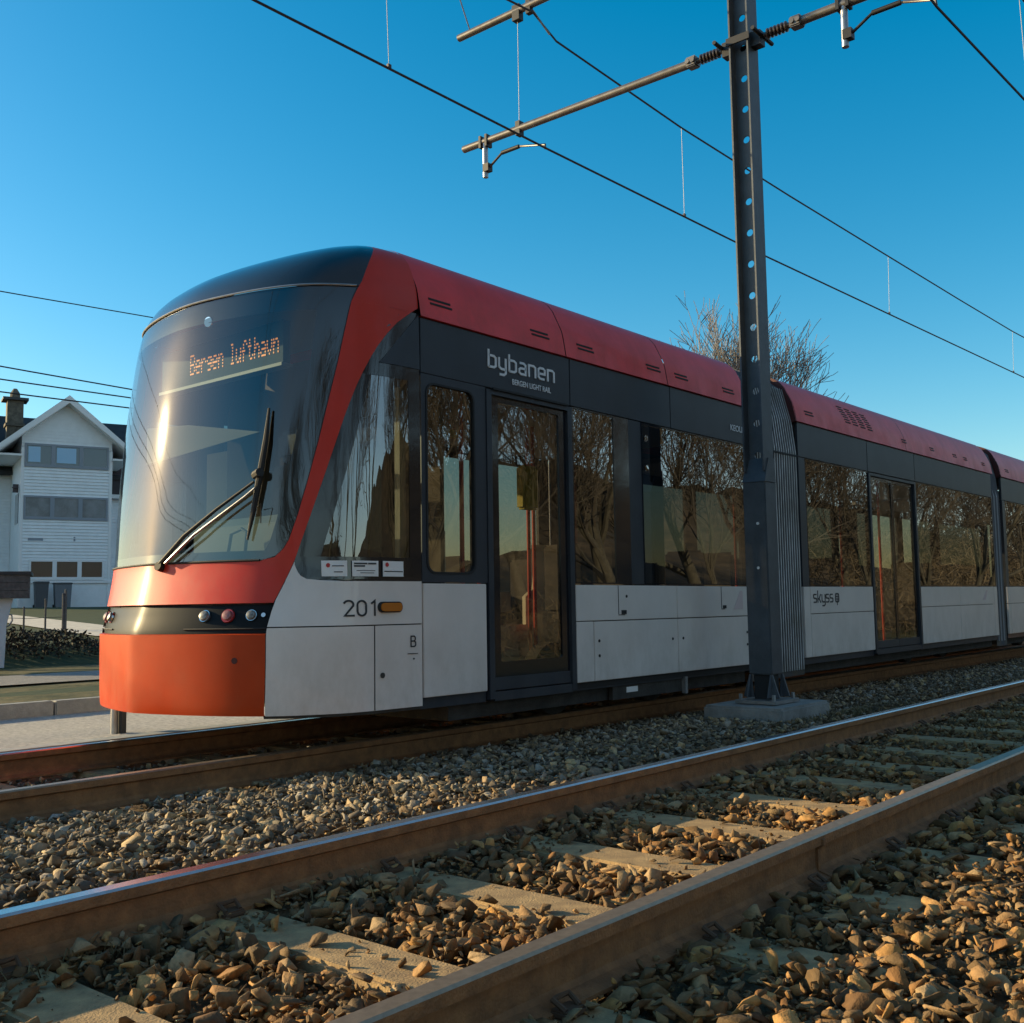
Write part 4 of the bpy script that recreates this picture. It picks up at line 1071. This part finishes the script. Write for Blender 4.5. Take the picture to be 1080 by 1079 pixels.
# clamp and arms
ZA = 6.20
def arm(zc, yfar, ynear):
    cl = mbuild(MB().box(MX - d - .02, MX - d, MY - .12, MY + .12, zc - .035, zc + .035).box(MX + d, MX + d + .02, MY - .12, MY + .12, zc - .035, zc + .035).tube([(MX - .2, MY - .2, zc + .0), (MX + .2, MY - .2, zc)], .02, 8).tube([(MX - .2, MY + .2, zc), (MX + .2, MY + .2, zc)], .02, 8).box(MX - .05, MX + .05, MY - .2, MY - .1, zc - .09, zc + .05).box(MX - .05, MX + .05, MY + .1, MY + .2, zc - .09, zc + .05), 'clamp', mat('dark_iron', (.03, .03, .032), .5, metal=.4))
    for sgn in (-1, 1):
        y0 = MY + sgn * .22
        pts = [(MX, y0, zc)]; rad = [.025]
        for k in range(6):
            ya = y0 + sgn * (.03 + k * .036); pts += [(MX, ya, zc), (MX, ya + sgn * .006, zc), (MX, ya + sgn * .018, zc), (MX, ya + sgn * .03, zc)]; rad += [.024, .05, .05, .026]
        pts.append((MX, y0 + sgn * .27, zc)); rad.append(.03)
        mbuild(MB().tube(pts, rad, 14), 'insulator', mat('insulator_brown', (.05, .038, .036), .35, coat=.4), smooth=30)
        yb = y0 + sgn * .27; ye = yfar if sgn > 0 else ynear
        mbuild(MB().box(MX - .055, MX + .055, min(yb, yb + sgn * .11), max(yb, yb + sgn * .11), zc - .05, zc + .05, ch=.01).disc((MX - .07, yb + sgn * .03, zc), (1, 0, 0), .025, .14, 8).disc((MX - .07, yb + sgn * .085, zc), (1, 0, 0), .025, .14, 8), 'socket', PIPE)
        mbuild(MB().tube([(MX, yb + sgn * .10, zc), (MX, ye, zc + .03 * (sgn > 0))], .042, 14), 'cross_arm', PIPE, smooth=40)
arm(ZA, 8.06, .9); arm(7.58, 8.12, .9)
def registration(y, sgn, ytip):
    mbuild(MB().tube([(MX, y, ZA + .03), (MX, y, 5.80)], .032, 12), 'drop_tube', STEEL, smooth=40)
    mbuild(MB().box(MX - .05, MX + .05, y - .06, y - .03, ZA - .05, ZA + .09).box(MX - .05, MX + .05, y + .03, y + .06, ZA - .05, ZA + .09), 'tube_clamp', MATS['dark_iron'])
    mbuild(MB().box(MX - .04, MX + .04, y + sgn * .03 - .04, y + sgn * .03 + .04, 5.86, 5.95), 'hinge', MATS['dark_iron'])
    ps = [(MX, y + sgn * .05, 5.90), (MX, y + sgn * .25, 6.02), (MX, y + sgn * .5, 6.02), (MX, ytip, 5.93)]
    mbuild(MB().tube([ps[0], ps[1], ps[2]], .014, 8), 'steady_arm', MATS['dark_iron'], smooth=60)
    mbuild(MB().tube([ps[1], ps[2]], .024, 8), 'arm_sleeve', MATS['dark_iron'], smooth=60)
    mbuild(MB().tube([ps[2], ps[3], (MX, ytip - sgn * .0, 5.88)], .013, 8), 'steady_tip', PIPE, smooth=60)
registration(7.73, -1, 6.86); registration(3.47, -1, 2.68)
for yk, sg in ((7.22, 1), (3.15, 1)):
    mbuild(MB().box(MX - .04, MX + .04, yk - .03, yk + .03, ZA - .06, ZA + .10), 'hanger_clamp', MATS['dark_iron'])
    mbuild(MB().box(MX - .04, MX + .04, yk - .05, yk + .05, 7.48, 7.66).box(MX - .03, MX + .03, yk - .2, yk - .14, 7.5, 7.66), 'hanger_clamp', MATS['dark_iron'])
    mbuild(MB().tube([(MX, yk, 7.5), (MX, yk, ZA + .08)], .004, 5), 'hanger_wire', mat('pale_wire', (.35, .35, .36), .5))
mbuild(MB().tube([(MX, 7.0, 7.52), (MX + .25, 6.96, 7.33)], .012, 6), 'suspension_link', STEEL)
mbuild(MB().tube([(MX, 7.95, 7.66), (MX - .5, 7.8, 8.15)], .008, 6), 'stay_rod', STEEL)

def overhead(label, cw, ms, drops, near=False):
    r_ = empty('overhead_line', label, 'overhead line', 'overhead lines above the tracks')
    def cwp(x): return (x, float(np.interp(x, [q[0] for q in cw], [q[1] for q in cw])), 5.87)
    def mz(x):
        return float(np.interp(x, [q[0] for q in ms], [q[2] for q in ms])), float(np.interp(x, [q[0] for q in ms], [q[1] for q in ms]))
    MB().tube(cw, .012, 6).build('contact_wire', WIRE, r_)
    MB().tube(ms, .012, 6).build('messenger_wire', WIRE, r_)
    for x in drops:
        z_, y_ = mz(x); c_ = cwp(x)
        MB().tube([(x, y_, z_), c_], .0035, 5).build('dropper', MATS['pale_wire'], r_)
        MB().box(x - .02, x + .02, c_[1] - .012, c_[1] + .012, 5.872, 5.91).build('dropper_clip', WIRE, r_)
    return r_
overhead('contact wire, messenger wire and droppers over the far track above the tram', [(-25, 6.3, 5.87), (5, 6.86, 5.87), (8.83, 6.83, 5.87), (12.9, 6.75, 5.87), (25.4, 6.26, 5.87), (38, 5.9, 5.87), (68, 6.8, 5.87)],
         [(-25, 6.4, 7.5), (-14, 6.6, 6.9), (-5, 6.7, 6.72), (2, 6.8, 6.85), (6.49, 6.9, 7.16), (8.83, 7.0, 7.5), (9.2, 6.96, 7.30), (11.61, 6.78, 7.06), (14.5, 6.66, 6.97), (18.08, 6.52, 6.90), (21.5, 6.38, 6.83), (24.72, 6.26, 6.79), (30, 6.2, 6.95), (38, 6.1, 7.5), (52, 6.4, 6.8), (68, 6.8, 7.5)], (.5, 3.6, 6.49, 11.61, 18.08, 24.72, 31))
overhead('contact wire and messenger wire over the near track at the top right corner', [(-25, 2.2, 5.87), (8.83, 2.68, 5.87), (11.15, 2.58, 5.87), (38, 2.2, 5.87), (68, 2.8, 5.87)],
         [(-25, 2.4, 7.5), (-8, 2.6, 6.8), (8.83, 3.0, 7.5), (11.3, 2.6, 7.05), (24, 2.4, 6.8), (38, 2.3, 7.5), (68, 2.8, 7.5)], (3, 11.27, 18, 25))

# power lines at the left, over the road
for i, (z0, z1, lab) in enumerate(((10.07, 10.26, 'black power line highest at the left, above the house'), (7.91, 7.84, 'upper of the three low power lines crossing above the house roof'), (7.54, 7.58, 'middle of the three low power lines crossing above the house roof'), (7.18, 7.26, 'lowest of the three power lines crossing in front of the gable'))):
    pts = []
    for k in range(25):
        x = -40 + 100 * k / 24; t = (x - 13.3) / 4.4
        pts.append((x, 30, z0 + (z1 - z0) * max(-1.5, min(t, 3)) + .0004 * (x - 16) ** 2))
    tag(MB().tube(pts, .022 if i else .018, 5).build('power_line', WIRE), lab, 'power line', 'power lines at the left')

# ------------------------------------------------------------------ HOUSE
A = math.radians(62.86); D0 = 57.0; TH = math.radians(8)
ux = Vector((math.sin(A), -math.cos(A), 0)); fx = Vector((math.cos(A), math.sin(A), 0))
u2 = ux * math.cos(TH) + fx * math.sin(TH); f2 = -ux * math.sin(TH) + fx * math.cos(TH)
HB = Matrix(((u2.x, f2.x, 0, fx.x * D0), (u2.y, f2.y, 0, fx.y * D0), (0, 0, 1, 0), (0, 0, 0, 1)))
house = empty('house', 'pale weatherboarded house with a dark roof and gabled bay behind the tram nose', 'house', loc=(fx.x * D0, fx.y * D0, 1.2))
def hb(mb, name, m_, parent=house, **k):
    o_ = mb.build(name, m_, parent, xf=HB, **k)
    o_.matrix_parent_inverse = (Matrix.Translation(house.location)).inverted() if parent is house else Matrix.Translation((0, 0, 0))
    if parent is not house: o_.matrix_parent_inverse = Matrix.Identity(4)
    return o_
def boards(mb, x0, x1, yf, z0, z1, step=.16):
    """overlapping weatherboards on the front face"""
    z = z0
    while z < z1 - .01:
        zt = min(z + step, z1)
        mb.add([(x0, yf - .055, z), (x1, yf - .055, z), (x1, yf - .008, zt), (x0, yf - .008, zt), (x0, yf, z), (x1, yf, z)], [(0, 1, 2, 3), (0, 4, 5, 1)]); z = zt
BX0, BX1, AP = -2.15, 2.05, -.10
w_ = MB().box(BX0, BX1, 0, 5, 1.0, 9.15).prism([(BX0, 9.15), (BX1, 9.15), (BX1, 9.70), (AP, 11.50), (BX0, 9.78)], 1, 0, 5)
boards(w_, BX0, BX1, 0, 2.55, 9.15)
z = 9.15
while z < 11.3:
    zt = z + .16; k0 = max(0, (z - 9.72) / 1.78); k1 = max(0, min((zt - 9.72) / 1.78, 1))
    w_.add([(BX0 + (AP - BX0) * k0, -.035, z), (BX1 + (AP - BX1) * k0, -.035, z), (BX1 + (AP - BX1) * k1, -.008, zt), (BX0 + (AP - BX0) * k1, -.008, zt)], [(0, 1, 2, 3)]); z = zt
hb(w_, 'bay_wall', SIDING)
hb(MB().box(BX0 - .02, BX0 + .12, -.06, .0, 1.2, 9.1).box(BX1 - .12, BX1 + .02, -.06, .0, 1.2, 9.1).box(BX0 - .05, BX1 + .05, -.10, -.0, 2.42, 2.54), 'corner_board', TRIM)
# main body behind
w_ = MB().box(-14, 11, 4.5, 13, 1.0, 8.2)
boards(w_, -14, BX0 - .02, 4.5, 2.5, 8.2); boards(w_, BX1 + .02, 11, 4.5, 2.5, 8.2)
hb(w_, 'wall', SIDING)
hb(MB().box(-14.02, -2.2, 4.35, 4.49, 1.0, 2.4).box(-2.9, -2.2, 3.6, 4.3, 1.0, 2.4), 'basement_wall', mat('grey_render', (.40, .42, .42), .8))
hb(MB().prism([(3.9, 8.15), (3.9, 8.35), (8.75, 12.05), (13.6, 8.35), (13.6, 8.15), (8.75, 11.85)], 0, -14.6, 11.6), 'roof', ROOFT)
g = hb(MB().prism([(-3.35, 8.95), (AP, 11.72), (3.15, 8.95), (3.15, 8.80), (AP, 11.50), (-3.35, 8.80)], 1, -.55, 8.0), 'bay_roof', ROOFT)
hb(MB().prism([(-3.37, 8.72), (-3.37, 8.98), (AP, 11.74), (3.17, 8.98), (3.17, 8.72), (AP, 11.36)], 1, -.62, -.555), 'barge_board', TRIM, g)
hb(MB().prism([(-3.3, 8.70), (-3.3, 8.78), (AP, 11.42), (3.1, 8.78), (3.1, 8.70), (AP, 11.34)], 1, -.54, 4.4), 'soffit', TRIM, g)
hb(MB().box(-3.2, BX0, -.3, 5, 8.62, 8.72).box(BX1, 3.0, -.3, 5, 8.62, 8.72), 'eaves_board', TRIM, g)
# windows in bands
def hwin(x0, x1, z0, z1, n, curt=None, frame=None, yf=0, glassm=None):
    fo_ = MB().box(x0, x1, yf - .09, yf - .04, z0, z0 + .14).box(x0, x1, yf - .09, yf - .04, z1 - .1, z1).box(x0, x0 + .08, yf - .09, yf - .04, z0 + .14, z1 - .1).box(x1 - .08, x1, yf - .09, yf - .04, z0 + .14, z1 - .1)
    for k in range(1, n):
        xm = x0 + (x1 - x0) * k / n; fo_.box(xm - .10, xm + .10, yf - .09, yf - .04, z0 + .14, z1 - .1)
    o_ = hb(fo_, 'window', frame or GREYTRIM)
    for k in range(n):
        a = x0 + (x1 - x0) * k / n + .12; b = x0 + (x1 - x0) * (k + 1) / n - .12
        hb(MB().box(a - .03, b + .03, yf - .055, yf - .045, z0 + .14, z1 - .1), 'pane', glassm or HGLASS, o_)
        if curt and k in curt:
            hb(MB().box(a + .04, b - .12 - (.35 if k == 0 else 0), yf - .07, yf - .06, z0 + .24, z1 - .16), 'curtain', CURT, o_)
    return o_
hwin(-2.02, 1.88, 8.14, 9.30, 3, curt=(0, 1))
hwin(-2.02, 1.88, 5.55, 6.72, 3, glassm=mat('dusty_glass', (.20, .22, .24), .3, noise=.4, nscale=2))
hwin(-1.70, 1.75, 2.58, 3.58, 3, frame=TRIM, glassm=mat('dark_brown_glass', (.06, .045, .03), .2))
o = hb(MB().box(-1.78, -1.1, -.05, -.036, 4.5, 4.62), 'wall_vent', GREYTRIM); hb(MB().box(.3, .38, -.05, -.036, 4.5, 4.72), 'wall_hook', GREYTRIM)
# side window of the bay, wing windows, dormer
hb(MB().box(BX0 - .03, BX0 - .002, .8, 2.2, 5.4, 6.9), 'side_window', HGLASS)
for a, b, c_, d_ in ((-5.2, -3.4, 7.0, 7.9), (-8.5, -7.2, 4.6, 6.0), (-5.4, -4.2, 4.6, 6.0), (3.2, 4.4, 4.6, 6.0), (6.0, 7.2, 4.6, 6.0)):
    o = hb(MB().box(a, b, 4.40, 4.46, c_, d_), 'window', TRIM); hb(MB().box(a + .1, b - .1, 4.37, 4.395, c_ + .1, d_ - .1), 'pane', HGLASS, o)
dr = hb(MB().box(2.35, 3.6, 4.0, 7.0, 7.3, 9.2), 'dormer', mat('dormer_dark', (.03, .022, .03), .6)); hb(MB().box(2.3, 3.7, 3.95, 4.35, 7.15, 7.35), 'dormer_sill', TRIM, dr)
ch = hb(MB().box(-2.35, -1.55, 5.5, 6.3, 8.6, 12.4).box(-2.43, -1.47, 5.42, 6.38, 11.0, 11.15), 'chimney', BRICK)
hb(MB().box(-2.58, -1.32, 5.3, 6.5, 12.4, 12.54), 'chimney_cap', mat('dark_slate', (.05, .05, .055), .7), ch)
hb(MB().tube([(-1.95, 5.9, 12.5), (-1.95, 5.9, 12.85), (-1.95, 5.9, 13.1)], [.28, .25, .1], 10), 'chimney_pot', BRICK, ch)
hb(MB().box(-2.45, -2.2, .5, .7, 6.9, 7.3).box(-2.5, -2.2, .4, .45, 7.1, 7.15), 'cable_bracket', WIRE)

# wheelie bins
for (lat, wd, hh, lab) in ((-1.24, .62, 1.28, 'dark grey wheelie bin against the house wall, left of the pair'), (-.28, .78, 1.22, 'lighter grey wheelie bin against the house wall, right of the pair')):
    b = empty('wheelie_bin', lab, 'bin', 'wheelie bins by the house', loc=HB @ Vector((lat, -.9, 1.18)))
    inv = Matrix.Translation(b.location).inverted()
    for mb_, nm, mt in ((MB().prism([(lat - wd / 2 + .06, 1.2), (lat + wd / 2 - .06, 1.2), (lat + wd / 2, 1.2 + hh - .08), (lat - wd / 2, 1.2 + hh - .08)], 1, -1.2, -.6), 'bin_body', BIN if lat < -1 else mat('grey_plastic_light', (.13, .145, .17), .55)),
                        (MB().box(lat - wd / 2 - .03, lat + wd / 2 + .03, -1.24, -.56, 1.2 + hh - .08, 1.2 + hh, ch=.02), 'lid', BIN),
                        (MB().tube([(lat - wd / 2, -.6, 1.27), (lat + wd / 2, -.6, 1.27)], .1, 12), 'wheel', RUBBER)):
        o_ = mb_.build(nm, mt, b, xf=HB); o_.matrix_parent_inverse = inv

# path on the lawn
def dirpt(px, dist, dz=0.012):
    """a point on the land at a bearing"""
    k = (px - 540) / 1118.07; v = Vector((f.x + r.x * k, f.y + r.y * k)); v.normalize(); p_ = v * dist
    return Vector((p_.x, p_.y, terr(p_.x, p_.y) + dz))
def lawnstrip(pts, wd, name, m_, kind='structure', lab=None):
    mb_ = MB(); L_, R_ = [], []
    for i in range(len(pts)):
        a = pts[max(i - 1, 0)]; b = pts[min(i + 1, len(pts) - 1)]; d_ = (b - a).normalized(); n_ = Vector((-d_.y, d_.x, 0))
        for S_, q in ((L_, pts[i] + n_ * wd / 2), (R_, pts[i] - n_ * wd / 2)): S_.append(Vector((q.x, q.y, terr(q.x, q.y) + .03)))
    n = len(pts); mb_.add(L_ + R_, [(k, k + 1, n + k + 1, n + k) for k in range(n - 1)])
    return tag(mb_.build(name, m_), lab or name, kind=kind)
pa_, pb_ = dirpt(-40, 44), dirpt(150, 22.5)
lawnstrip([pa_.lerp(pb_, k / 20) for k in range(21)], 1.7, 'garden_path', mat('pale_gravel', (.62, .56, .48), .9, noise=.3, nscale=6))

# low hedge along the verge
def leaf_mass(name, lab, cat, x0, x1, y0, y1, z0, z1, N, size, m_, seed, kind=None, group=None, asp=.4, up=0):
    rr = np.random.default_rng(seed); mb_ = MB()
    for _ in range(N):
        x = rr.uniform(x0, x1); y = rr.uniform(y0, y1); top = z1 - .25 * (z1 - z0) * (1 + math.sin(x * 2.1) * .6 + math.sin(x * 5.3 + 1) * .4)
        z = z0 + (top - z0) * rr.random() ** .7
        a = Vector(rr.normal(size=3)).normalized(); a = (a + Vector((0, 0, up))).normalized(); b = a.cross(Vector(rr.normal(size=3))).normalized(); s_ = size * rr.uniform(.5, 1.3)
        c_ = Vector((x, y, z)); mb_.add([c_ - a * s_, c_ + b * s_ * asp, c_ + a * s_, c_ - b * s_ * asp], [(0, 1, 2, 3)])
    o_ = mb_.build(name, m_); return tag(o_, lab, cat, group, kind)
HEDGE = mat('dark_hedge_leaf', (.018, .022, .016), .85, col2=(.03, .024, .018), nscale=3)
leaf_mass('hedge', 'low dark tangled hedge beyond the grass verge', 'hedge', 2, 22, 17.0, 18.2, .1, .74, 26000, .045, HEDGE, 3)
# garden fence posts
for i, (px, hh, lab) in enumerate(((28, .50, 'short dark garden post, leftmost on the lawn'), (50.5, .68, 'dark garden post between the wheelie bins and the hedge'), (69, .80, 'tall dark garden post, second from the tram nose'), (71.5, .88, 'tall dark garden post nearest the tram nose, paired with its twin'))):
    q = dirpt(px, 25.5)
    mb_ = MB().tube([(q.x, q.y, q.z - .1), (q.x, q.y, q.z + hh)], .022 if i < 2 else .028, 8).tube([(q.x, q.y, q.z + hh), (q.x, q.y, q.z + hh + .03)], [.035, .01], 8)
    tag(mb_.build('garden_post', WOODP, None, 40), lab, 'post', 'garden posts on the lawn')
tl = dirpt(-10, 25.5); tr_ = dirpt(71, 25.5)
tag(MB().tube([tl + Vector((0, 0, .3)), tl.lerp(tr_, .5) + Vector((0, 0, .27)), tr_ + Vector((0, 0, .3))], .006, 5).build('fence_wire', WIRE), 'thin fence wire strung along the garden posts', 'wire')

# roofed board on a pale post at the left edge
q = dirpt(8, 18.0, 0); QX, QY = q.x, q.y
bd = empty('notice_stand', 'dark wooden board on a leaning pale blue post at the left edge', 'stand', loc=(QX, QY, .1))
dirR = Vector((ux.x, ux.y, 0)); dirF = Vector((fx.x, fx.y, 0))
def SB(mb_, nm, mt, **k):
    T = Matrix(((dirR.x, dirF.x, 0, QX), (dirR.y, dirF.y, 0, QY), (0, 0, 1, 0), (0, 0, 0, 1)))
    o_ = mb_.build(nm, mt, bd, xf=T, **k); o_.matrix_parent_inverse = Matrix.Translation((-QX, -QY, -.1)); return o_
SB(MB().box(-2.6, .37, -.5, .6, 1.50, 1.55), 'board_top', mat('board_cap_dark', (.03, .03, .035), .7))
m3 = MB()
for k in range(3): m3.box(-2.58, .35, -.48, -.44, 1.15 + k * .117, 1.15 + k * .117 + .112)
SB(m3.box(-2.56, .33, -.44, .55, 1.16, 1.49), 'board', WOODP)
SB(MB().prism([(-.16, .12), (.02, .12), (.04, .75), (.12, 1.15), (-.08, 1.15), (-.14, .75)], 1, -.35, -.22), 'post', BLUEW)
SB(MB().prism([(-2.3, .12), (-2.14, .12), (-2.1, 1.15), (-2.3, 1.15)], 1, -.35, -.22), 'post', BLUEW)
SB(MB().tube([(.04, -.3, .92), (.11, -.3, .9), (.12, -.3, .82), (.08, -.3, .75), (.03, -.3, .72)], .012, 8), 'hook', STEEL)
def ridgez(x, y):
    return 1.1 + max(0, 1 - abs(y - 120) / 45) * (8.5 + 1.6 * math.sin(x * .09) + .8 * math.sin(x * .31) + .35 * math.sin(x * 1.1)) * min(1, max(0, (x - 62) / 30))
sheet('ridge', 60, 420, 72, 170, 180, 24, ridgez, WOODH, label='dark wooded ridge far behind the tram')
# small steel post behind the nose of the tram
ps = empty('steel_post', 'short steel post between the far rail and the road, below the tram nose', 'post', loc=(4.52, 7.95, -.2))
o = MB().tube([(4.50, 7.95, -.25), (4.50, 7.95, .68)], .030, 14).build('post_tube', STEEL, ps, 40); o.matrix_parent_inverse = Matrix.Translation((-4.52, -7.95, .2))
o = MB().box(4.535, 4.575, 7.90, 8.0, -.25, .68).build('backing_rail', mat('dark_post', (.04, .04, .045), .5), ps); o.matrix_parent_inverse = Matrix.Translation((-4.52, -7.95, .2))

# dry grass tufts round the footing and along the far rail of the near track
def tufts(name, lab, spots, m_, seed, n=46, h=.13):
    rr = random.Random(seed); mb_ = MB()
    for (x, y, z, k) in spots:
        for _ in range(int(n * k)):
            a = rr.uniform(0, 6.28); L = h * rr.uniform(.4, 1.1) * (.6 + .4 * k); q = Vector((x + rr.gauss(0, .06), y + rr.gauss(0, .04), z)); d_ = Vector((math.cos(a) * .6, math.sin(a) * .6, rr.uniform(.4, 1.2))).normalized(); w2 = Vector((-math.sin(a), math.cos(a), 0)) * .0022
            m1 = q + d_ * L * .6; e_ = q + d_ * L + Vector((0, 0, -L * .25)); mb_.add([q - w2, q + w2, m1 + w2, e_, m1 - w2], [(0, 1, 2, 3, 4)])
    return tag(mb_.build(name, m_), lab, kind='stuff')
rr_ = random.Random(8)
sp = [(rr_.uniform(8.0, 10.6), rr_.choice([3.98, 4.0, 3.9]) + rr_.gauss(0, .05), -.13, rr_.uniform(.5, 1)) for _ in range(26)] + [(rr_.uniform(8.5, 20), rr_.uniform(2.0, 3.2), -.18, rr_.uniform(.3, .8)) for _ in range(40)] + [(rr_.uniform(1.5, 4), 3.22 + rr_.gauss(0, .02), -.18, .5) for _ in range(7)]
tufts('grass', 'dry brown grass tufts among the ballast and by the footing', sp, mat('dry_grass', (.20, .15, .07), .9, noise=.5), 3)
# trodden twig on the stones in the bottom right corner
# ------------------------------------------------------------------ BARE TREES
def tree_meshes(seed, H, spread, levels=5, lean=.0, twigr=.006, nb=3, trunk_r=.16, trunk_frac=.22):
    rr = random.Random(seed); T = MB(); W = MB()
    def grow(p0, d, L, rad, lev):
        n = 4 if lev < 3 else 3; pts = [p0]; dd = d.copy(); rads = [rad]
        for k in range(n):
            dd = (dd + Vector((rr.gauss(0, .13), rr.gauss(0, .13), rr.gauss(.05, .08)))).normalized()
            pts.append(pts[-1] + dd * L / n); rads.append(max(rad * (1 - .5 * (k + 1) / n), twigr))
        (T if lev <= 1 else W).tube(pts, rads, 7 if lev < 1 else (5 if lev < 3 else 3), cap=False)
        if lev >= levels: return
        m_ = nb + (1 if lev in (0, 2) else 0) + (1 if rr.random() < .4 else 0)
        for k in range(m_):
            f_ = 1.0 if k == 0 else rr.uniform(.35 if lev else .6, .98)
            i = min(int(f_ * n), n - 1); b = pts[i].lerp(pts[i + 1], f_ * n - i)
            ang = rr.uniform(.12, .3) if k == 0 else rr.uniform(.45, .95) * spread
            ax = dd.orthogonal().normalized(); ax.rotate(Matrix.Rotation(rr.uniform(0, 6.283), 3, dd))
            nd = dd.copy(); nd.rotate(Matrix.Rotation(ang, 3, ax)); nd = (nd + Vector((0, 0, .12))).normalized()
            grow(b, nd, L * rr.uniform(.62, .84), max(rads[i] * (.8 if k == 0 else .55), twigr), lev + 1)
    grow(Vector((0, 0, 0)), Vector((lean, 0, 1)).normalized(), H * trunk_frac, trunk_r, 0)
    return T, W
def make_tree(name, lab, seed, H, loc, bark, twig, group=None, **k):
    T, W = tree_meshes(seed, H, **k)
    r_ = empty(name, lab, 'tree', group, loc)
    mz = max(q[2] for q in W.v); kk = H / mz
    for B_ in (T, W): B_.v = [(a * kk, b * kk, c_ * kk) for a, b, c_ in B_.v]
    T.build('trunk', bark, r_, 60); W.build('crown', twig, r_)
    return r_
def copy_tree(r_, loc, rz, sc, lab):
    c_ = r_.copy(); COL.objects.link(c_); c_.location = loc; c_.rotation_euler = (0, 0, rz); c_.scale = (sc, sc, sc); c_['label'] = lab
    for ch_ in r_.children:
        k_ = ch_.copy(); COL.objects.link(k_); k_.parent = c_
    return c_
t0 = make_tree('bare_tree', 'leafless tree rising above the tram roof behind the mast', 55, 11.0, (31.3, 15.9, .1), TWIG2, TWIG2, spread=.8, levels=6, twigr=.007, nb=3, trunk_r=.22, trunk_frac=.25)
make_tree('bare_shrub', 'small leafless shrub tips just above the tram roof right of the mast', 5, 8.3, (33.0, 13.8, .0), TWIG2, TWIG2, spread=.7, levels=4, twigr=.010, nb=2, trunk_r=.08, trunk_frac=.3)
# trees behind the photographer, mirrored in the tram windows
g = 'bare trees across the tracks'
ta_ = make_tree('bare_tree', 'bare broad tree reflected in the tram windows, nearest', 31, 12, (21, -11, -.7), BARK, TWIG, g, spread=1.0, levels=6, twigr=.0065, nb=3, trunk_r=.24)
tb_ = make_tree('bare_tree', 'bare slender tree reflected in the tram windows', 37, 13, (27, -12, -.7), BARK, TWIG, g, spread=.8, levels=5, twigr=.008, nb=3, trunk_r=.17)
tcs = [(15.5, -12.5, 1.0, 0), (24.2, -13.5, 1.2, 1), (29.5, -10, .95, 0), (33, -13, 1.25, 1), (35.5, -9.5, .8, 1), (38.5, -12, 1.15, 0), (42.5, -10.5, .9, 1), (45, -13, 1.2, 0), (48, -9, .85, 1), (51, -11, 1.1, 0), (54.5, -8, .8, 1), (58, -10, 1.1, 0), (62, -8.5, .95, 1), (67, -9, 1.1, 0), (73, -8, 1.0, 1), (79, -9, 1.1, 0), (11.5, -13, 1.1, 1), (6, -12, 1.1, 0), (1, -14, 1.2, 1), (-5, -12, 1.1, 0), (-11, -13, 1.2, 1), (-18, -12, 1.2, 0), (-26, -13, 1.3, 1), (-35, -12, 1.2, 0), (18, -16, 1.2, 1)]
for i, (x, y, s_, wch) in enumerate(tcs):
    copy_tree(ta_ if wch == 0 else tb_, (x, y, -.7), i * 1.9 + .4, s_, 'bare roadside tree reflected in the dark tram glass')
tag(ta_, 'bare roadside tree reflected in the dark tram glass'); tag(tb_, 'bare roadside tree reflected in the dark tram glass')
# wooded hill behind, also only mirrored
def hillz(x, y):
    q = max(0., min(1., (-16 - y) / 60.)); q2 = max(0, min(1, (x - 8) / 55), .45 * min(1, (4 - x) / 25))
    return -.8 + q * (3.5 + 15 * q2) * (1 + .12 * math.sin(x * .13) + .06 * math.sin(x * .5 + y * .3)) + .5 * q * math.sin(x * 1.3) * math.cos(y * .9)
sheet('hill', -60, 220, -140, -13, 120, 50, hillz, WOODH, label='brown wooded hillside across the tracks')
leaf_mass('undergrowth', 'brown winter undergrowth below the trees across the tracks', None, 8, 95, -15, -7.5, -.7, 1.3, 16000, .30, mat('brown_brush', (.10, .075, .045), .9, col2=(.05, .038, .026), nscale=2), 4, kind='stuff', asp=.06, up=.8)
leaf_mass('brushwood', 'grey brown brushwood on the hillside across the tracks', None, 50, 130, -16, -9, -.7, 8.0, 40000, .5, mat('grey_brush', (.12, .095, .065), .9, col2=(.06, .048, .034), nscale=1.5), 14, kind='stuff', asp=.045, up=.5)
